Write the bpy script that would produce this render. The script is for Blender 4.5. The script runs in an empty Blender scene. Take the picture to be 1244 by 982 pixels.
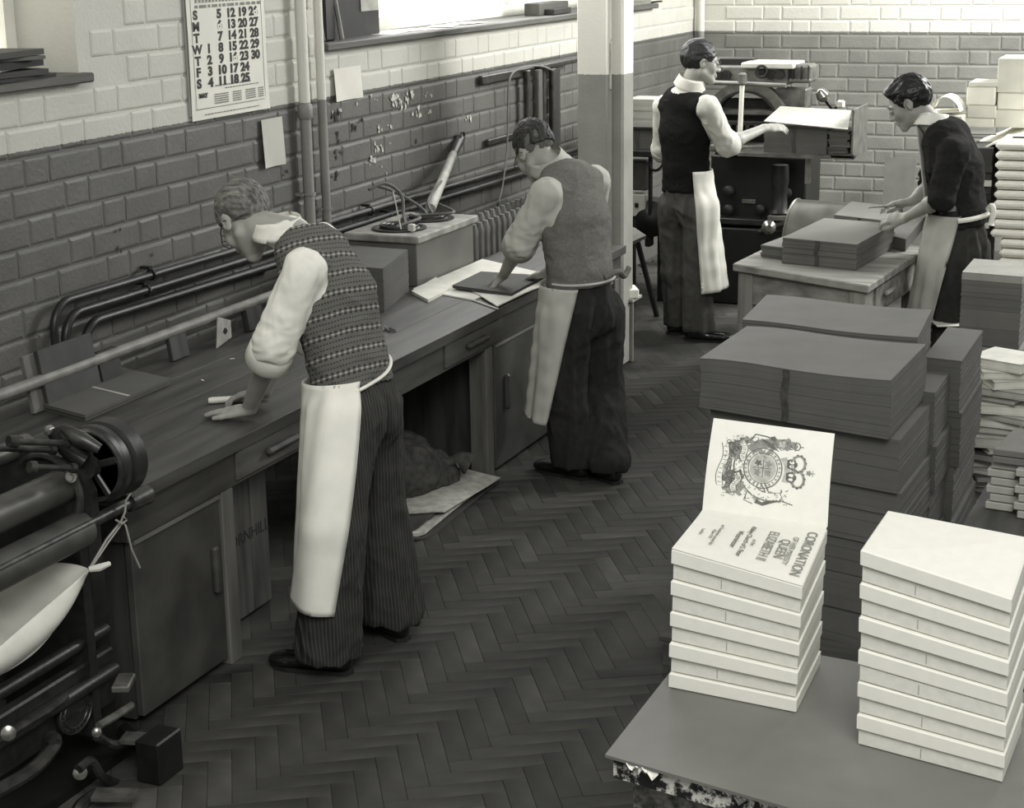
import bpy, bmesh, math, random
import numpy as np
from mathutils import Vector, Matrix
random.seed(7); RNG = np.random.default_rng(7)
SC = bpy.context.scene; COL = SC.collection
# ------------------------------------------------------------------ camera
FPX, PITCH, ROLL, YAW, HCAM = 2082.5, .2638, .0159, -.403, 2.3
cp, sp, cr, sr, cy, sy = math.cos(PITCH), math.sin(PITCH), math.cos(ROLL), math.sin(ROLL), math.cos(YAW), math.sin(YAW)
fwd = np.array([sy*cp, cy*cp, -sp]); rgt = np.array([cy, -sy, 0]); dwn = np.cross(fwd, rgt)
RM = np.array([cr*rgt+sr*dwn, -sr*rgt+cr*dwn, fwd]); CAM = np.array([0, 0, HCAM])
cam = bpy.data.objects.new('camera', bpy.data.cameras.new('camera')); COL.objects.link(cam); SC.camera = cam
cam.data.sensor_width = 36; cam.data.sensor_fit = 'HORIZONTAL'; cam.data.lens = FPX/1244*36; cam.data.clip_end = 200
mw = Matrix(((RM[0][0], -RM[1][0], -RM[2][0], 0), (RM[0][1], -RM[1][1], -RM[2][1], 0), (RM[0][2], -RM[1][2], -RM[2][2], HCAM), (0, 0, 0, 1)))
cam.matrix_world = mw
def ray(u, v): return RM.T @ np.array([(u-622)/FPX, (v-491)/FPX, 1])
def onz(u, v, z): d = ray(u, v); return CAM+d*(z-HCAM)/d[2]     # where the photo's point lies on a real horizontal plane
def onx(u, v, x): d = ray(u, v); return CAM+d*x/d[0]
def ony(u, v, y): d = ray(u, v); return CAM+d*y/d[1]
# ------------------------------------------------------------------ world and light
w = bpy.data.worlds.new('world'); SC.world = w; w.use_nodes = True
w.node_tree.nodes['Background'].inputs[0].default_value = (1, 1, 1, 1)
w.node_tree.nodes['Background'].inputs[1].default_value = .48
def area(name, loc, target, sx, sy_, power):
    l = bpy.data.lights.new(name, 'AREA'); l.shape = 'RECTANGLE'; l.size = sx; l.size_y = sy_; l.energy = power; l.color = (1, 1, 1)
    o = bpy.data.objects.new(name, l); COL.objects.link(o); o.location = loc
    o.rotation_euler = (Vector(target)-Vector(loc)).to_track_quat('-Z', 'Y').to_euler(); return o
area('daylight_right', (1.0, 11.6, 3.9), (-2.6, 12.7, 1.0), 3, 2, 600)
area('daylight_behind', (.6, .2, 4.6), (-1.2, 4.4, .8), 2.8, 2.2, 235)
area('window_daylight', (-3.85, 9.6, 2.55), (-1.6, 8.9, .9), 4.6, 1.2, 95)
vs = SC.view_settings; vs.view_transform = 'Standard'; vs.look = 'None'; vs.exposure = 0.0; vs.gamma = 1; vs.use_curve_mapping = False
# ------------------------------------------------------------------ materials
def lin(v):
    v = v/255; return v/12.92 if v <= .04045 else ((v+.055)/1.055)**2.4
def tone(v): return (lin(v), lin(v*.994), lin(v*.936), 1)
MATS = {}
def mat(name, v, rough=.7, var=.12, scale=12, bump=.1, metal=0, spec=.4, stretch=None, detail=4):
    if name in MATS: return MATS[name]
    m = bpy.data.materials.new(name); m.use_nodes = True; nt = m.node_tree; N = nt.nodes; L = nt.links
    b = N['Principled BSDF']; b.inputs['Roughness'].default_value = rough; b.inputs['Metallic'].default_value = metal
    b.inputs['Specular IOR Level'].default_value = spec
    tc = N.new('ShaderNodeTexCoord'); mp = N.new('ShaderNodeMapping'); L.new(tc.outputs['Object'], mp.inputs[0])
    if stretch: mp.inputs['Scale'].default_value = stretch
    nz = N.new('ShaderNodeTexNoise'); nz.inputs['Scale'].default_value = scale; nz.inputs['Detail'].default_value = detail
    L.new(mp.outputs[0], nz.inputs['Vector'])
    r = N.new('ShaderNodeValToRGB'); r.color_ramp.elements[0].position = .3; r.color_ramp.elements[1].position = .7
    r.color_ramp.elements[0].color = tone(max(v*(1-var), 0)); r.color_ramp.elements[1].color = tone(min(v*(1+var), 255))
    L.new(nz.outputs[0], r.inputs[0]); L.new(r.outputs[0], b.inputs['Base Color'])
    if bump:
        bp = N.new('ShaderNodeBump'); bp.inputs['Strength'].default_value = bump; bp.inputs['Distance'].default_value = .01
        L.new(nz.outputs[0], bp.inputs['Height']); L.new(bp.outputs[0], b.inputs['Normal'])
    MATS[name] = m; return m
def wood(name, v, var=.25, axis='Y', rough=.6, scale=9):
    st = {'X': (.12, 1, 1), 'Y': (1, .12, 1), 'Z': (1, 1, .12)}[axis]
    return mat(name, v, rough, var, scale*2, .15, stretch=st, detail=6)
# ------------------------------------------------------------------ mesh helpers
class MB:
    def __init__(s): s.v = []; s.f = []
    def add(s, V, F):
        n = len(s.v); s.v += [tuple(map(float, p)) for p in V]; s.f += [tuple(i+n for i in f) for f in F]; return s
    def box(s, c, d, R=None, bev=0):
        x, y, z = d[0]/2, d[1]/2, d[2]/2
        if bev: 
            bev = min(bev, .45*min(d)); V = []
            for sx in (-1, 1):
                for sy_ in (-1, 1):
                    for sz in (-1, 1):
                        V += [(sx*x, sy_*(y-bev), sz*(z-bev)), (sx*(x-bev), sy_*y, sz*(z-bev)), (sx*(x-bev), sy_*(y-bev), sz*z)]
            I = lambda a, b_, c_, k: ((a*2+b_)*2+c_)*3+k
            F = []
            for a in (0, 1):
                f = [I(a, 0, 0, 0), I(a, 1, 0, 0), I(a, 1, 1, 0), I(a, 0, 1, 0)]; F.append(f if a else f[::-1])
                f = [I(0, a, 0, 1), I(0, a, 1, 1), I(1, a, 1, 1), I(1, a, 0, 1)]; F.append(f if a else f[::-1])
                f = [I(0, 0, a, 2), I(1, 0, a, 2), I(1, 1, a, 2), I(0, 1, a, 2)]; F.append(f if a else f[::-1])
            for a in (0, 1):
                for b_ in (0, 1):
                    F.append([I(a, b_, 0, 0), I(a, b_, 1, 0), I(a, b_, 1, 1), I(a, b_, 0, 1)] if (a+b_) % 2 == 0 else [I(a, b_, 0, 0), I(a, b_, 0, 1), I(a, b_, 1, 1), I(a, b_, 1, 0)])
                    F.append([I(a, 0, b_, 0), I(a, 0, b_, 2), I(a, 1, b_, 2), I(a, 1, b_, 0)] if (a+b_) % 2 == 0 else [I(a, 0, b_, 0), I(a, 1, b_, 0), I(a, 1, b_, 2), I(a, 0, b_, 2)])
                    F.append([I(0, a, b_, 1), I(1, a, b_, 1), I(1, a, b_, 2), I(0, a, b_, 2)] if (a+b_) % 2 == 0 else [I(0, a, b_, 1), I(0, a, b_, 2), I(1, a, b_, 2), I(1, a, b_, 1)])
                    for c_ in (0, 1):
                        t = [I(a, b_, c_, 0), I(a, b_, c_, 1), I(a, b_, c_, 2)]
                        F.append(t if (a+b_+c_) % 2 == 1 else t[::-1])
        else:
            V = [(a*x, b_*y, c_*z) for a in (-1, 1) for b_ in (-1, 1) for c_ in (-1, 1)]
            F = [(0, 1, 3, 2), (4, 6, 7, 5), (0, 4, 5, 1), (2, 3, 7, 6), (0, 2, 6, 4), (1, 5, 7, 3)]
        V = np.array(V)
        if R is not None: V = V @ np.array(R).T
        return s.add(V+np.array(c), F)
    def span(s, a, b, bev=0):   # box between two corners
        a, b = np.array(a, float), np.array(b, float); return s.box((a+b)/2, np.abs(b-a), None, bev)
    def tube(s, pts, r, n=10, cap=True, up=None):
        P = np.array(pts, float); m = len(P); rr = np.broadcast_to(np.array(r, float), (m,))
        T = np.gradient(P, axis=0); T /= np.linalg.norm(T, axis=1)[:, None]+1e-12
        u = np.cross(T[0], (0, 0, 1) if abs(T[0][2]) < .9 else (1, 0, 0)); u /= np.linalg.norm(u); V = []
        for i in range(m):
            u = u-T[i]*np.dot(u, T[i]); u /= np.linalg.norm(u)+1e-12; w_ = np.cross(T[i], u)
            for k in range(n):
                a = 2*math.pi*k/n; V.append(P[i]+rr[i]*(math.cos(a)*u+math.sin(a)*w_))
        F = [(i*n+k, i*n+(k+1) % n, (i+1)*n+(k+1) % n, (i+1)*n+k) for i in range(m-1) for k in range(n)]
        if cap: F += [tuple(range(n))[::-1], tuple(range((m-1)*n, m*n))]
        return s.add(V, F)
    def lathe(s, c, axis, prof, n=24):  # prof: (distance along axis, radius)
        ax = np.array(axis, float); ax /= np.linalg.norm(ax)
        return s.tube_raw([np.array(c)+ax*t for t, r in prof], ax, [max(r, 1e-4) for t, r in prof], n)
    def tube_raw(s, P, ax, rr, n):
        u = np.cross(ax, (0, 0, 1) if abs(ax[2]) < .9 else (1, 0, 0)); u /= np.linalg.norm(u); w_ = np.cross(ax, u); V = []
        for p, r in zip(P, rr):
            for k in range(n): a = 2*math.pi*k/n; V.append(p+r*(math.cos(a)*u+math.sin(a)*w_))
        m = len(P); F = [(i*n+k, i*n+(k+1) % n, (i+1)*n+(k+1) % n, (i+1)*n+k) for i in range(m-1) for k in range(n)]
        F += [tuple(range(n))[::-1], tuple(range((m-1)*n, m*n))]
        return s.add(V, F)
    def prism(s, poly, o, ex, ey, ez, depth):  # 2D outline in the (ex, ey) plane, extruded along ez
        o, ex, ey, ez = map(lambda q: np.array(q, float), (o, ex, ey, ez)); n = len(poly)
        V = [o+ex*a+ey*b for a, b in poly]+[o+ex*a+ey*b+ez*depth for a, b in poly]
        F = [tuple(range(n))[::-1], tuple(range(n, 2*n))]+[(i, (i+1) % n, n+(i+1) % n, n+i) for i in range(n)]
        return s.add(V, F)
    def sheet(s, fn, nu, nv, th=.0008, nrm=(0, 0, 1)):   # thin curved sheet, fn(a, b) in 0..1 -> point
        G = np.array([[fn(i/nu, j/nv) for j in range(nv+1)] for i in range(nu+1)], float)
        nv1 = nv+1; off = np.array(nrm, float)*th; V = list(G.reshape(-1, 3))+list((G-off).reshape(-1, 3)); K = (nu+1)*nv1; F = []
        for i in range(nu):
            for j in range(nv):
                a, b, c, d = i*nv1+j, (i+1)*nv1+j, (i+1)*nv1+j+1, i*nv1+j+1; F += [(a, b, c, d), (K+d, K+c, K+b, K+a)]
        for i in range(nu): F += [(i*nv1, K+i*nv1, K+(i+1)*nv1, (i+1)*nv1), ((i+1)*nv1+nv, K+(i+1)*nv1+nv, K+i*nv1+nv, i*nv1+nv)]
        for j in range(nv): F += [(j+1, K+j+1, K+j, j), (nu*nv1+j, K+nu*nv1+j, K+nu*nv1+j+1, nu*nv1+j+1)]
        return s.add(V, F)
def rz(a): c, s = math.cos(a), math.sin(a); return np.array([[c, -s, 0], [s, c, 0], [0, 0, 1]])
def rx(a): c, s = math.cos(a), math.sin(a); return np.array([[1, 0, 0], [0, c, -s], [0, s, c]])
def ry(a): c, s = math.cos(a), math.sin(a); return np.array([[c, 0, s], [0, 1, 0], [-s, 0, c]])
def mkmesh(name, V, F, m=None, smooth=False, off=None):
    me = bpy.data.meshes.new(name); V = np.array(V, float)
    if off is not None: V = V-np.array(off, float)
    me.from_pydata(V.tolist(), [], [list(map(int, f)) for f in F])
    if m: me.materials.append(m)
    if smooth:
        me.polygons.foreach_set('use_smooth', [True]*len(me.polygons))
        if smooth != 'all': me.set_sharp_from_angle(angle=math.radians(40))
    return me
def tag(o, label=None, cat=None, group=None, kind=None):
    for k, v in (('label', label), ('category', cat), ('group', group), ('kind', kind)):
        if v: o[k] = v
    return o
def thing(name, loc, label, cat, group=None, rot=0):
    o = bpy.data.objects.new(name, None); COL.objects.link(o); o.location = tuple(map(float, loc)); o.rotation_euler = (0, 0, rot); o.empty_display_size = .1
    return tag(o, label, cat, group)
def wloc(o):
    p = np.array(o.location)
    while o.parent: o = o.parent; p = p+np.array(o.location)
    return p
def part(name, mb, m, parent, label=None, smooth=False, world=True, kind=None):
    off = wloc(parent) if world else None
    o = bpy.data.objects.new(name, mkmesh(name, mb.v, mb.f, m, smooth, off)); COL.objects.link(o); o.parent = parent
    return tag(o, label, kind=kind)
def solo(name, mb, m, label=None, cat=None, group=None, smooth=False, kind=None, origin=None):
    V = np.array(mb.v)
    if origin is None: origin = [(V[:, 0].min()+V[:, 0].max())/2, (V[:, 1].min()+V[:, 1].max())/2, V[:, 2].min()]
    o = bpy.data.objects.new(name, mkmesh(name, mb.v, mb.f, m, smooth, origin)); COL.objects.link(o); o.location = tuple(map(float, origin))
    return tag(o, label, cat, group, kind)
def copy_tree(o, parent=None):
    c = o.copy(); COL.objects.link(c); c.parent = parent
    for ch in o.children: copy_tree(ch, c)
    return c
def curve_pts(ctrl, n=24):    # smooth path through control points
    P = np.array(ctrl, float); m = len(P); out = []
    for i in range(m-1):
        p0, p1, p2, p3 = P[max(i-1, 0)], P[i], P[i+1], P[min(i+2, m-1)]
        for k in range(n):
            t = k/n; out.append(.5*((2*p1)+(-p0+p2)*t+(2*p0-5*p1+4*p2-p3)*t*t+(-p0+3*p1-3*p2+p3)*t**3))
    out.append(P[-1]); return out
def text_obj(name, s, size, m, parent, mat4, extr=.0006, align='LEFT', sx=1, bold=0):
    cu = bpy.data.curves.new(name, 'FONT'); cu.body = s; cu.size = size; cu.extrude = extr; cu.align_x = align; cu.offset = bold
    t = bpy.data.objects.new(name, cu); COL.objects.link(t)
    dg = bpy.context.evaluated_depsgraph_get(); me = bpy.data.meshes.new_from_object(t.evaluated_get(dg)); bpy.data.objects.remove(t)
    me.materials.clear(); me.materials.append(m); me.transform(Matrix.Scale(sx, 4, (1, 0, 0))); me.transform(mat4)
    if parent is not None: me.transform(Matrix.Translation(-Vector(wloc(parent))))
    o = bpy.data.objects.new(name, me); COL.objects.link(o); o.parent = parent; return o
def frame4(o, ex, ey):
    ex, ey = Vector(ex).normalized(), Vector(ey).normalized(); ez = ex.cross(ey)
    return Matrix(((ex[0], ey[0], ez[0], o[0]), (ex[1], ey[1], ez[1], o[1]), (ex[2], ey[2], ez[2], o[2]), (0, 0, 0, 1)))
# ================================================================== the room
XW, YB, PAINT, SILL = -4.0, 13.15, 1.604, 1.853
def wall_mat(name, lo, hi):
    m = bpy.data.materials.new(name); m.use_nodes = True; nt = m.node_tree; N = nt.nodes; L = nt.links; b = N['Principled BSDF']
    b.inputs['Roughness'].default_value = .55
    g = N.new('ShaderNodeNewGeometry'); s = N.new('ShaderNodeSeparateXYZ'); L.new(g.outputs['Position'], s.inputs[0])
    nz = N.new('ShaderNodeTexNoise'); nz.inputs['Scale'].default_value = 3.5; nz.inputs['Detail'].default_value = 6; L.new(g.outputs['Position'], nz.inputs['Vector'])
    n2 = N.new('ShaderNodeTexNoise'); n2.inputs['Scale'].default_value = 60; n2.inputs['Detail'].default_value = 4; L.new(g.outputs['Position'], n2.inputs['Vector'])
    def ramp(a, b2):
        r = N.new('ShaderNodeValToRGB'); r.color_ramp.elements[0].position = .35; r.color_ramp.elements[1].position = .68
        r.color_ramp.elements[0].color = tone(a); r.color_ramp.elements[1].color = tone(b2); L.new(nz.outputs[0], r.inputs[0]); return r
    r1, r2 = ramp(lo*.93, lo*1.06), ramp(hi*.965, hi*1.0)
    ad = N.new('ShaderNodeMath'); ad.operation = 'MULTIPLY_ADD'; L.new(n2.outputs[0], ad.inputs[0]); ad.inputs[1].default_value = .012; L.new(s.outputs[2], ad.inputs[2])
    gt = N.new('ShaderNodeMath'); gt.operation = 'GREATER_THAN'; L.new(ad.outputs[0], gt.inputs[0]); gt.inputs[1].default_value = PAINT+.006
    mx = N.new('ShaderNodeMix'); mx.data_type = 'RGBA'; L.new(gt.outputs[0], mx.inputs[0]); L.new(r1.outputs[0], mx.inputs[6]); L.new(r2.outputs[0], mx.inputs[7])
    L.new(mx.outputs[2], b.inputs['Base Color'])
    bp = N.new('ShaderNodeBump'); bp.inputs['Strength'].default_value = .35; bp.inputs['Distance'].default_value = .006
    sm = N.new('ShaderNodeMath'); sm.operation = 'ADD'; L.new(n2.outputs[0], sm.inputs[0]); L.new(nz.outputs[0], sm.inputs[1]); L.new(sm.outputs[0], bp.inputs['Height']); L.new(bp.outputs[0], b.inputs['Normal'])
    return m
WM = wall_mat('painted_brick', 86, 184); WMB = wall_mat('painted_brick_lit', 126, 212)  # same paint twice: back wall copy lighter, its stronger light put into the colour
WIN1 = (3.6, 5.33); WIN2 = (7.15, 12.05)
mb = MB()
mb.span((XW-.35, 2.5, -.1), (XW, YB+.35, SILL-.02)); mb.span((XW-.35, 2.5, SILL-.02), (XW, WIN1[0], 3.3)); mb.span((XW-.35, WIN1[1], SILL-.02), (XW, WIN2[0], 3.3))
mb.span((XW-.35, WIN2[1], SILL-.02), (XW, YB+.35, 3.3))
wall_left = solo('wall_left', mb, WM, kind='structure')
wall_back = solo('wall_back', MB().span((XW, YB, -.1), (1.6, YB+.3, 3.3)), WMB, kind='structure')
def brick_mesh(l, h, seed, m=None):
    r = random.Random(seed); V = []
    for (e, d) in ((0, 0), (.004, .003), (.012, .005)):
        for a, b in ((0, 0), (1, 0), (1, 1), (0, 1)):
            V.append((d+r.uniform(-.0007, .0007)*(d > 0), (a-.5)*(l-2*e)+r.uniform(-.002, .002), (b-.5)*(h-2*e)+r.uniform(-.002, .002)))
    F = [(k*4+i, k*4+(i+1) % 4, k*4+4+(i+1) % 4, k*4+4+i) for k in (0, 1) for i in range(4)]+[(8, 9, 10, 11)]
    return mkmesh('brick', V, F, m or WM)
CH = .107; Z0 = 1.579
ST = [brick_mesh(.296, CH-.007, i) for i in range(3)]; HD = [brick_mesh(.137, CH-.007, i+9) for i in range(3)]
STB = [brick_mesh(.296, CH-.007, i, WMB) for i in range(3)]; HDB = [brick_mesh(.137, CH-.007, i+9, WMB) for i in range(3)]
def lay(wall, back, a0, a1, z0, z1, hole, key):
    items = []
    k0 = int(math.floor((z0-Z0)/CH)); k1 = int(math.ceil((z1-Z0)/CH))
    for k in range(k0, k1):
        z = Z0+(k+.5)*CH; a = a0+(.2225 if k % 2 else 0)
        while a < a1:
            for l, M in (((.292, STB), (.133, HDB)) if back else ((.292, ST), (.133, HD))):
                c = a+l/2
                if a+l < a1 and not hole(a, a+l, z): items.append((c, z, l, M[random.randrange(3)]))
                a += l+.010
    items.sort(key=key); bm = MB()
    wl = wloc(wall)
    for i, (c, z, l, M) in enumerate(items):
        p = np.array((c, YB, z)) if back else np.array((XW, c, z))
        if i < 300:
            o = bpy.data.objects.new('brick', M); COL.objects.link(o); o.parent = wall; o.location = tuple(p-wl)
            if back: o.rotation_euler = (0, 0, -math.pi/2)
        else:
            V = np.array([v.co[:] for v in M.vertices]); 
            if back: V = V @ rz(-math.pi/2).T
            bm.add(V+p, [tuple(f.vertices) for f in M.polygons])
    if bm.v: part('bricks', bm, WMB if back else WM, wall, kind='stuff')
lay(wall_left, False, 4.0, YB-.02, .55, 2.3, lambda a, b, z: z > SILL-.06 and (a < WIN1[1]+.02 or (b > WIN2[0]-.02 and a < WIN2[1]+.02)), lambda t: t[0]+(3 if t[1] < .8 else 0))
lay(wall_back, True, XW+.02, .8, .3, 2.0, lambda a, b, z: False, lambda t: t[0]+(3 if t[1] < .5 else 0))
# windows
WHT = mat('white_paint', 225, .5, .03, 8, .05); SILLM = wood('sill_wood', 74, .3)
def window(n, y0, y1, bars):
    o = solo('window_%d' % n, MB().span((XW-.33, y0, SILL), (XW-.27, y0+.06, 3.3)).span((XW-.33, y1-.06, SILL), (XW-.27, y1, 3.3)).span((XW-.33, y0, SILL), (XW-.27, y1, SILL+.07)).span((XW-.33, y0, 3.2), (XW-.27, y1, 3.28)), WHT, kind='structure')
    ys = np.linspace(y0, y1, bars+1)
    for y in ys[1:-1]: part('glazing_bar', MB().span((XW-.325, y-.02, SILL+.07), (XW-.275, y+.02, 3.2), .005), WHT, o)
    g = bpy.data.materials.get('window_glass')
    if not g:
        g = bpy.data.materials.new('window_glass'); g.use_nodes = True; b = g.node_tree.nodes['Principled BSDF']
        b.inputs['Transmission Weight'].default_value = 1; b.inputs['Roughness'].default_value = .25; b.inputs['IOR'].default_value = 1.1; b.inputs['Emission Color'].default_value = tone(250); b.inputs['Emission Strength'].default_value = .75  # glow put into the panes stands for the bright outdoors
    for a, b in zip(ys[:-1], ys[1:]): part('pane', MB().span((XW-.302, a+.02, SILL+.07), (XW-.298, b-.02, 3.2)), g, o)
    # deep wooden sill board
    part('window_sill', MB().span((XW-.27, y0, SILL-.035), (XW+.05, y1+.03, SILL), .006), SILLM, o)
window(1, WIN1[0], WIN1[1]+.0, 2); window(2, WIN2[0], WIN2[1], 5)
# floor: herringbone wood blocks
def floor_mat(name, v, k):
    m = mat(name, v, .7, .38, 2.6, .2, detail=10, spec=.15); return m
FM = [floor_mat('parquet_%s' % c, v, 0) for c, v in (('dark', 55), ('mid', 60), ('pale', 68))]
floor = solo('floor', MB().span((XW, -1, -.1), (3.5, YB, -.006)), mat('floor_bed', 58, .7, .3, 6, .2), kind='structure')
BL, BW = .276, .069
def block_mesh(m, s):
    return mkmesh('parquet_block', MB().box((0, 0, -.006), (BL-.001, BW-.001, .012), None, .0009).v, MB().box((0, 0, -.006), (BL-.001, BW-.001, .012), None, .0009).f, m)
BM = [block_mesh(m, i) for i, m in enumerate(FM)]
th = math.radians(32); R0 = rz(th); cells = []
for i in range(-130, 130):
    for j in range(-60, 60):
        # herringbone: horizontal block at (i*BW + j*2BL..) , and its vertical partner
        hx = i*BW+j*2*BL; hy = i*BW
        cells.append((hx+BL/2, hy+BW/2, 0)); cells.append((hx+BL+BW/2-0*BW, hy+BW-BL/2+0*BW, 1))
pts = []
for x, y, t in cells:
    p = R0 @ np.array([x, y, 0])+np.array([-2.2, 4.6, 0])
    if -3.9 < p[0] < 1.4 and 2.4 < p[1] < YB-.2:
        c = RM @ (p-CAM); u, v = 622+FPX*c[0]/c[2], 491+FPX*c[1]/c[2]
        vis = 190 < u < 900 and v < 1010 and not (u > 760 and v > 700) and p[0] > -2.95
        pts.append((0 if vis else 1, c[2], p, t))
pts.sort(key=lambda q: (q[0], q[1])); far = [MB(), MB(), MB()]; wl = wloc(floor)
for n, (a, b, p, t) in enumerate(pts):
    k = random.choice((0, 0, 1, 1, 1, 2)); h = random.uniform(-.0007, .0004)
    if n < 300:
        o = bpy.data.objects.new('parquet_block', BM[k]); COL.objects.link(o); o.parent = floor; o.location = tuple(p+np.array([0, 0, h])-wl); o.rotation_euler = (random.uniform(-.004, .004), random.uniform(-.002, .002), th+(math.pi/2 if t else 0))
    else: far[k].box(p+np.array([0, 0, -.006+h]), (BL-.001, BW-.001, .012), rz(th+(math.pi/2 if t else 0)))
for k in range(3): part('parquet_blocks', far[k], FM[k], floor, kind='stuff')
# ================================================================== wall services
PIPEM = wall_mat('painted_pipe', 122, 208)
IRON = mat('black_iron', 30, .38, .25, 30, .08, spec=.5); IRON2 = mat('worn_iron', 58, .35, .3, 22, .08, metal=.5); STEEL = mat('bright_steel', 150, .28, .15, 40, .03, metal=.8)
DWOOD = wood('dark_bench_wood', 58, .28, 'Y', .5); DWOODZ = wood('dark_upright_wood', 50, .3, 'Z', .6); BLACKPIPE = mat('black_pipe_paint', 34, .4, .3, 12, .1)
def vpipe(u, v, r, label, zs):
    p = onx(u, v, XW+.05); t = thing('heating_pipe', (XW+.05, p[1], .1), label, 'pipe')
    part('pipe', MB().tube([(XW+.05, p[1], .1), (XW+.05, p[1], 3.2)], r, 16), PIPEM, t, smooth=True)
    part('collar', MB().lathe((XW+.05, p[1], PAINT-.075), (0, 0, 1), [(0, r*1.1), (.01, r*1.35), (.06, r*1.35), (.07, r*1.1)], 16), PIPEM, t, smooth=True) if zs == 1.18 else None
    part('strap', MB().lathe((XW+.05, p[1], zs), (0, 0, 1), [(0, r), (0, r*1.25), (.012, r*1.25), (.012, r)], 16).box((XW+.02, p[1]-r*1.2, zs+.006), (.05, .03, .012)), PIPEM, t)
vpipe(369, 100, .026, 'thicker left one of the two pale upright pipes beside the calendar', 1.18)
vpipe(390, 100, .021, 'thinner right one of the two pale upright pipes near the long window', 1.09)
def hpipe(pts, r, label, straps=()):
    t = thing('service_pipe', pts[0], label, 'pipe')
    part('pipe', MB().tube(pts, r, 12), BLACKPIPE, t, smooth=True)
    for y, z in straps: part('strap', MB().tube([(XW+.055+(r+.004)*math.cos(a), y, z+(r+.004)*math.sin(a)) for a in np.linspace(0, 2*math.pi, 13)], .005, 6).box((XW+.032, y, z+r+.012), (.044, .02, .012)), BLACKPIPE, t)
XP = XW+.055
def bend(y0, z, zb, r0, ye, ze): # rises from behind the bench and turns along the wall
    return [(XP, y0, zb)]+[(XP, y0+r0-r0*math.cos(a), z-r0+r0*math.sin(a)) for a in np.linspace(0, math.pi/2, 9)]+[(XP, ye, ze)]
hpipe(bend(4.99, 1.045, .5, .1, 12.9, .975), .016, 'uppermost of the three dark pipes running along the wall above the bench', ((5.62, 1.042), (7.5, 1.02)))
hpipe(bend(5.05, .99, .5, .1, 12.9, .925), .017, 'middle dark pipe of the three running along the wall behind the bench', ((5.58, .985), (7.7, .96)))
hpipe(bend(5.16, .935, .5, .1, 6.6, .915), .018, 'lowest and shortest dark pipe along the wall behind the bench')
# long pale rail over the back of the bench
t = thing('bench_rail', (-3.72, 3.2, .87), 'long pale tubular rail running over the back of the bench', 'rail')
part('pipe', MB().tube([(-3.72, 3.0, .873), (-3.72, 6.75, .868)], .021, 14), mat('rail_paint', 112, .5, .15, 14, .1), t, smooth=True)
for y in (3.1, 6.6): part('bracket', MB().tube([(-3.72, y, .868), (-3.72, y, .763)], .012, 8), BLACKPIPE, t)
# calendar
def cal():
    a, b, c, d = onx(218, 0, XW+.014), onx(312, 0, XW+.014), onx(327, 126, XW+.014), onx(233, 148, XW+.014)
    y0, y1 = a[1]+.0, c[1]; zb = d[2]; W = 0.5*((b[1]-a[1])+(c[1]-d[1])); yl = d[1]
    t = thing('wall_calendar', (XW+.012, yl, zb), 'large printed month calendar hanging on the pale brick wall', 'calendar')
    PAPER = mat('calendar_paper', 214, .7, .03, 4, .03)
    H = .62
    part('sheet', MB().sheet(lambda u, v: (XW+.018+.02*max(0, u-.8)*max(0, .25-v)*8+.004*math.sin(3*v), yl+W*u, zb+H*v), 12, 16, .001, (1, 0, 0)), PAPER, t, smooth=True)
    part('backing_pad', MB().span((XW+.008, yl-.006, zb+.02), (XW+.015, yl+W-.01, zb+H)), mat('pad_edge', 150, .7, .05), t)
    INK = mat('printing_ink', 26, .6, .1, 20, 0); GREY = mat('pale_ink', 120, .7, .2, 30, 0)
    X = XW+.0225
    F = lambda y, z: frame4((X, y, z), (0, 1, 0), (0, 0, 1))
    rows = [('S', ['', '5', '12', '19', '26']), ('M', ['', '6', '13', '20', '27']), ('T', ['', '7', '14', '21', '28']), ('W', ['1', '8', '15', '22', '29']), ('T', ['2', '9', '16', '23', '30']), ('F', ['3', '10', '17', '24', '']), ('S', ['4', '11', '18', '25', ''])]
    zt = onx(232, 20, X)[2]; zl = onx(242, 103, X)[2]; dz = (zt-zl)/6
    for r, (n, cs) in enumerate(rows):
        z = zt-r*dz-.014
        text_obj('weekday_letter', n, .05, INK, t, F(yl+W*.1, z), align='CENTER', sx=1.35, bold=.0022)
        for c, s in enumerate(cs):
            if s: text_obj('day_number', s, .05, INK, t, F(yl+W*(.245+.15*c), z), align='CENTER', sx=1.4, bold=.0026)
    # ruled border, small print lines and the maker's block at the foot (illegible in the photograph)
    b = MB()
    for z in (zb+.045,): b.box((X, yl+W*.5, z), (.0006, W*.9, .0018))
    b.box((X, yl+W*.05, zb+.30), (.0006, .0018, .51)); b.box((X, yl+W*.95, zb+.30), (.0006, .0018, .51)); part('border', b, INK, t)
    b = MB(); rr = random.Random(3)
    for (y0_, y1_, z, h) in ((.3, .74, .132, .006), (.42, .85, .118, .004), (.15, .85, .02, .004)):
        y = y0_
        while y < y1_: l = rr.uniform(.01, .035); b.box((X, yl+W*(y+l/2), zb+z), (.0006, W*l, h)); y += l+.012
    for (y0_, y1_) in ((.28, .46), (.52, .63), (.69, .82), (.86, .93)):
        for k in range(5): b.box((X, yl+W*(y0_+y1_)/2, zb+.06+k*.009), (.0006, W*(y1_-y0_), .0045))
    part('small_print', b, GREY, t)
    text_obj('maker_name', "MAY", .026, INK, t, F(yl+W*.09, zb+.09), sx=1.2, bold=.0012)
    b = MB()
    for k in range(18): b.box((X, yl+W*(.12+.042*k), zt+.058), (.0006, W*.026, .014))
    part('heading', b, GREY, t)
    b = MB(); rr = random.Random(8); y = .1
    while y < .9: l = rr.uniform(.02, .09); b.box((X, yl+W*(y+l/2), zt+.036), (.0006, W*l, .012)); y += l+.02
    part('small_print', b, GREY, t)
cal()
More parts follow.
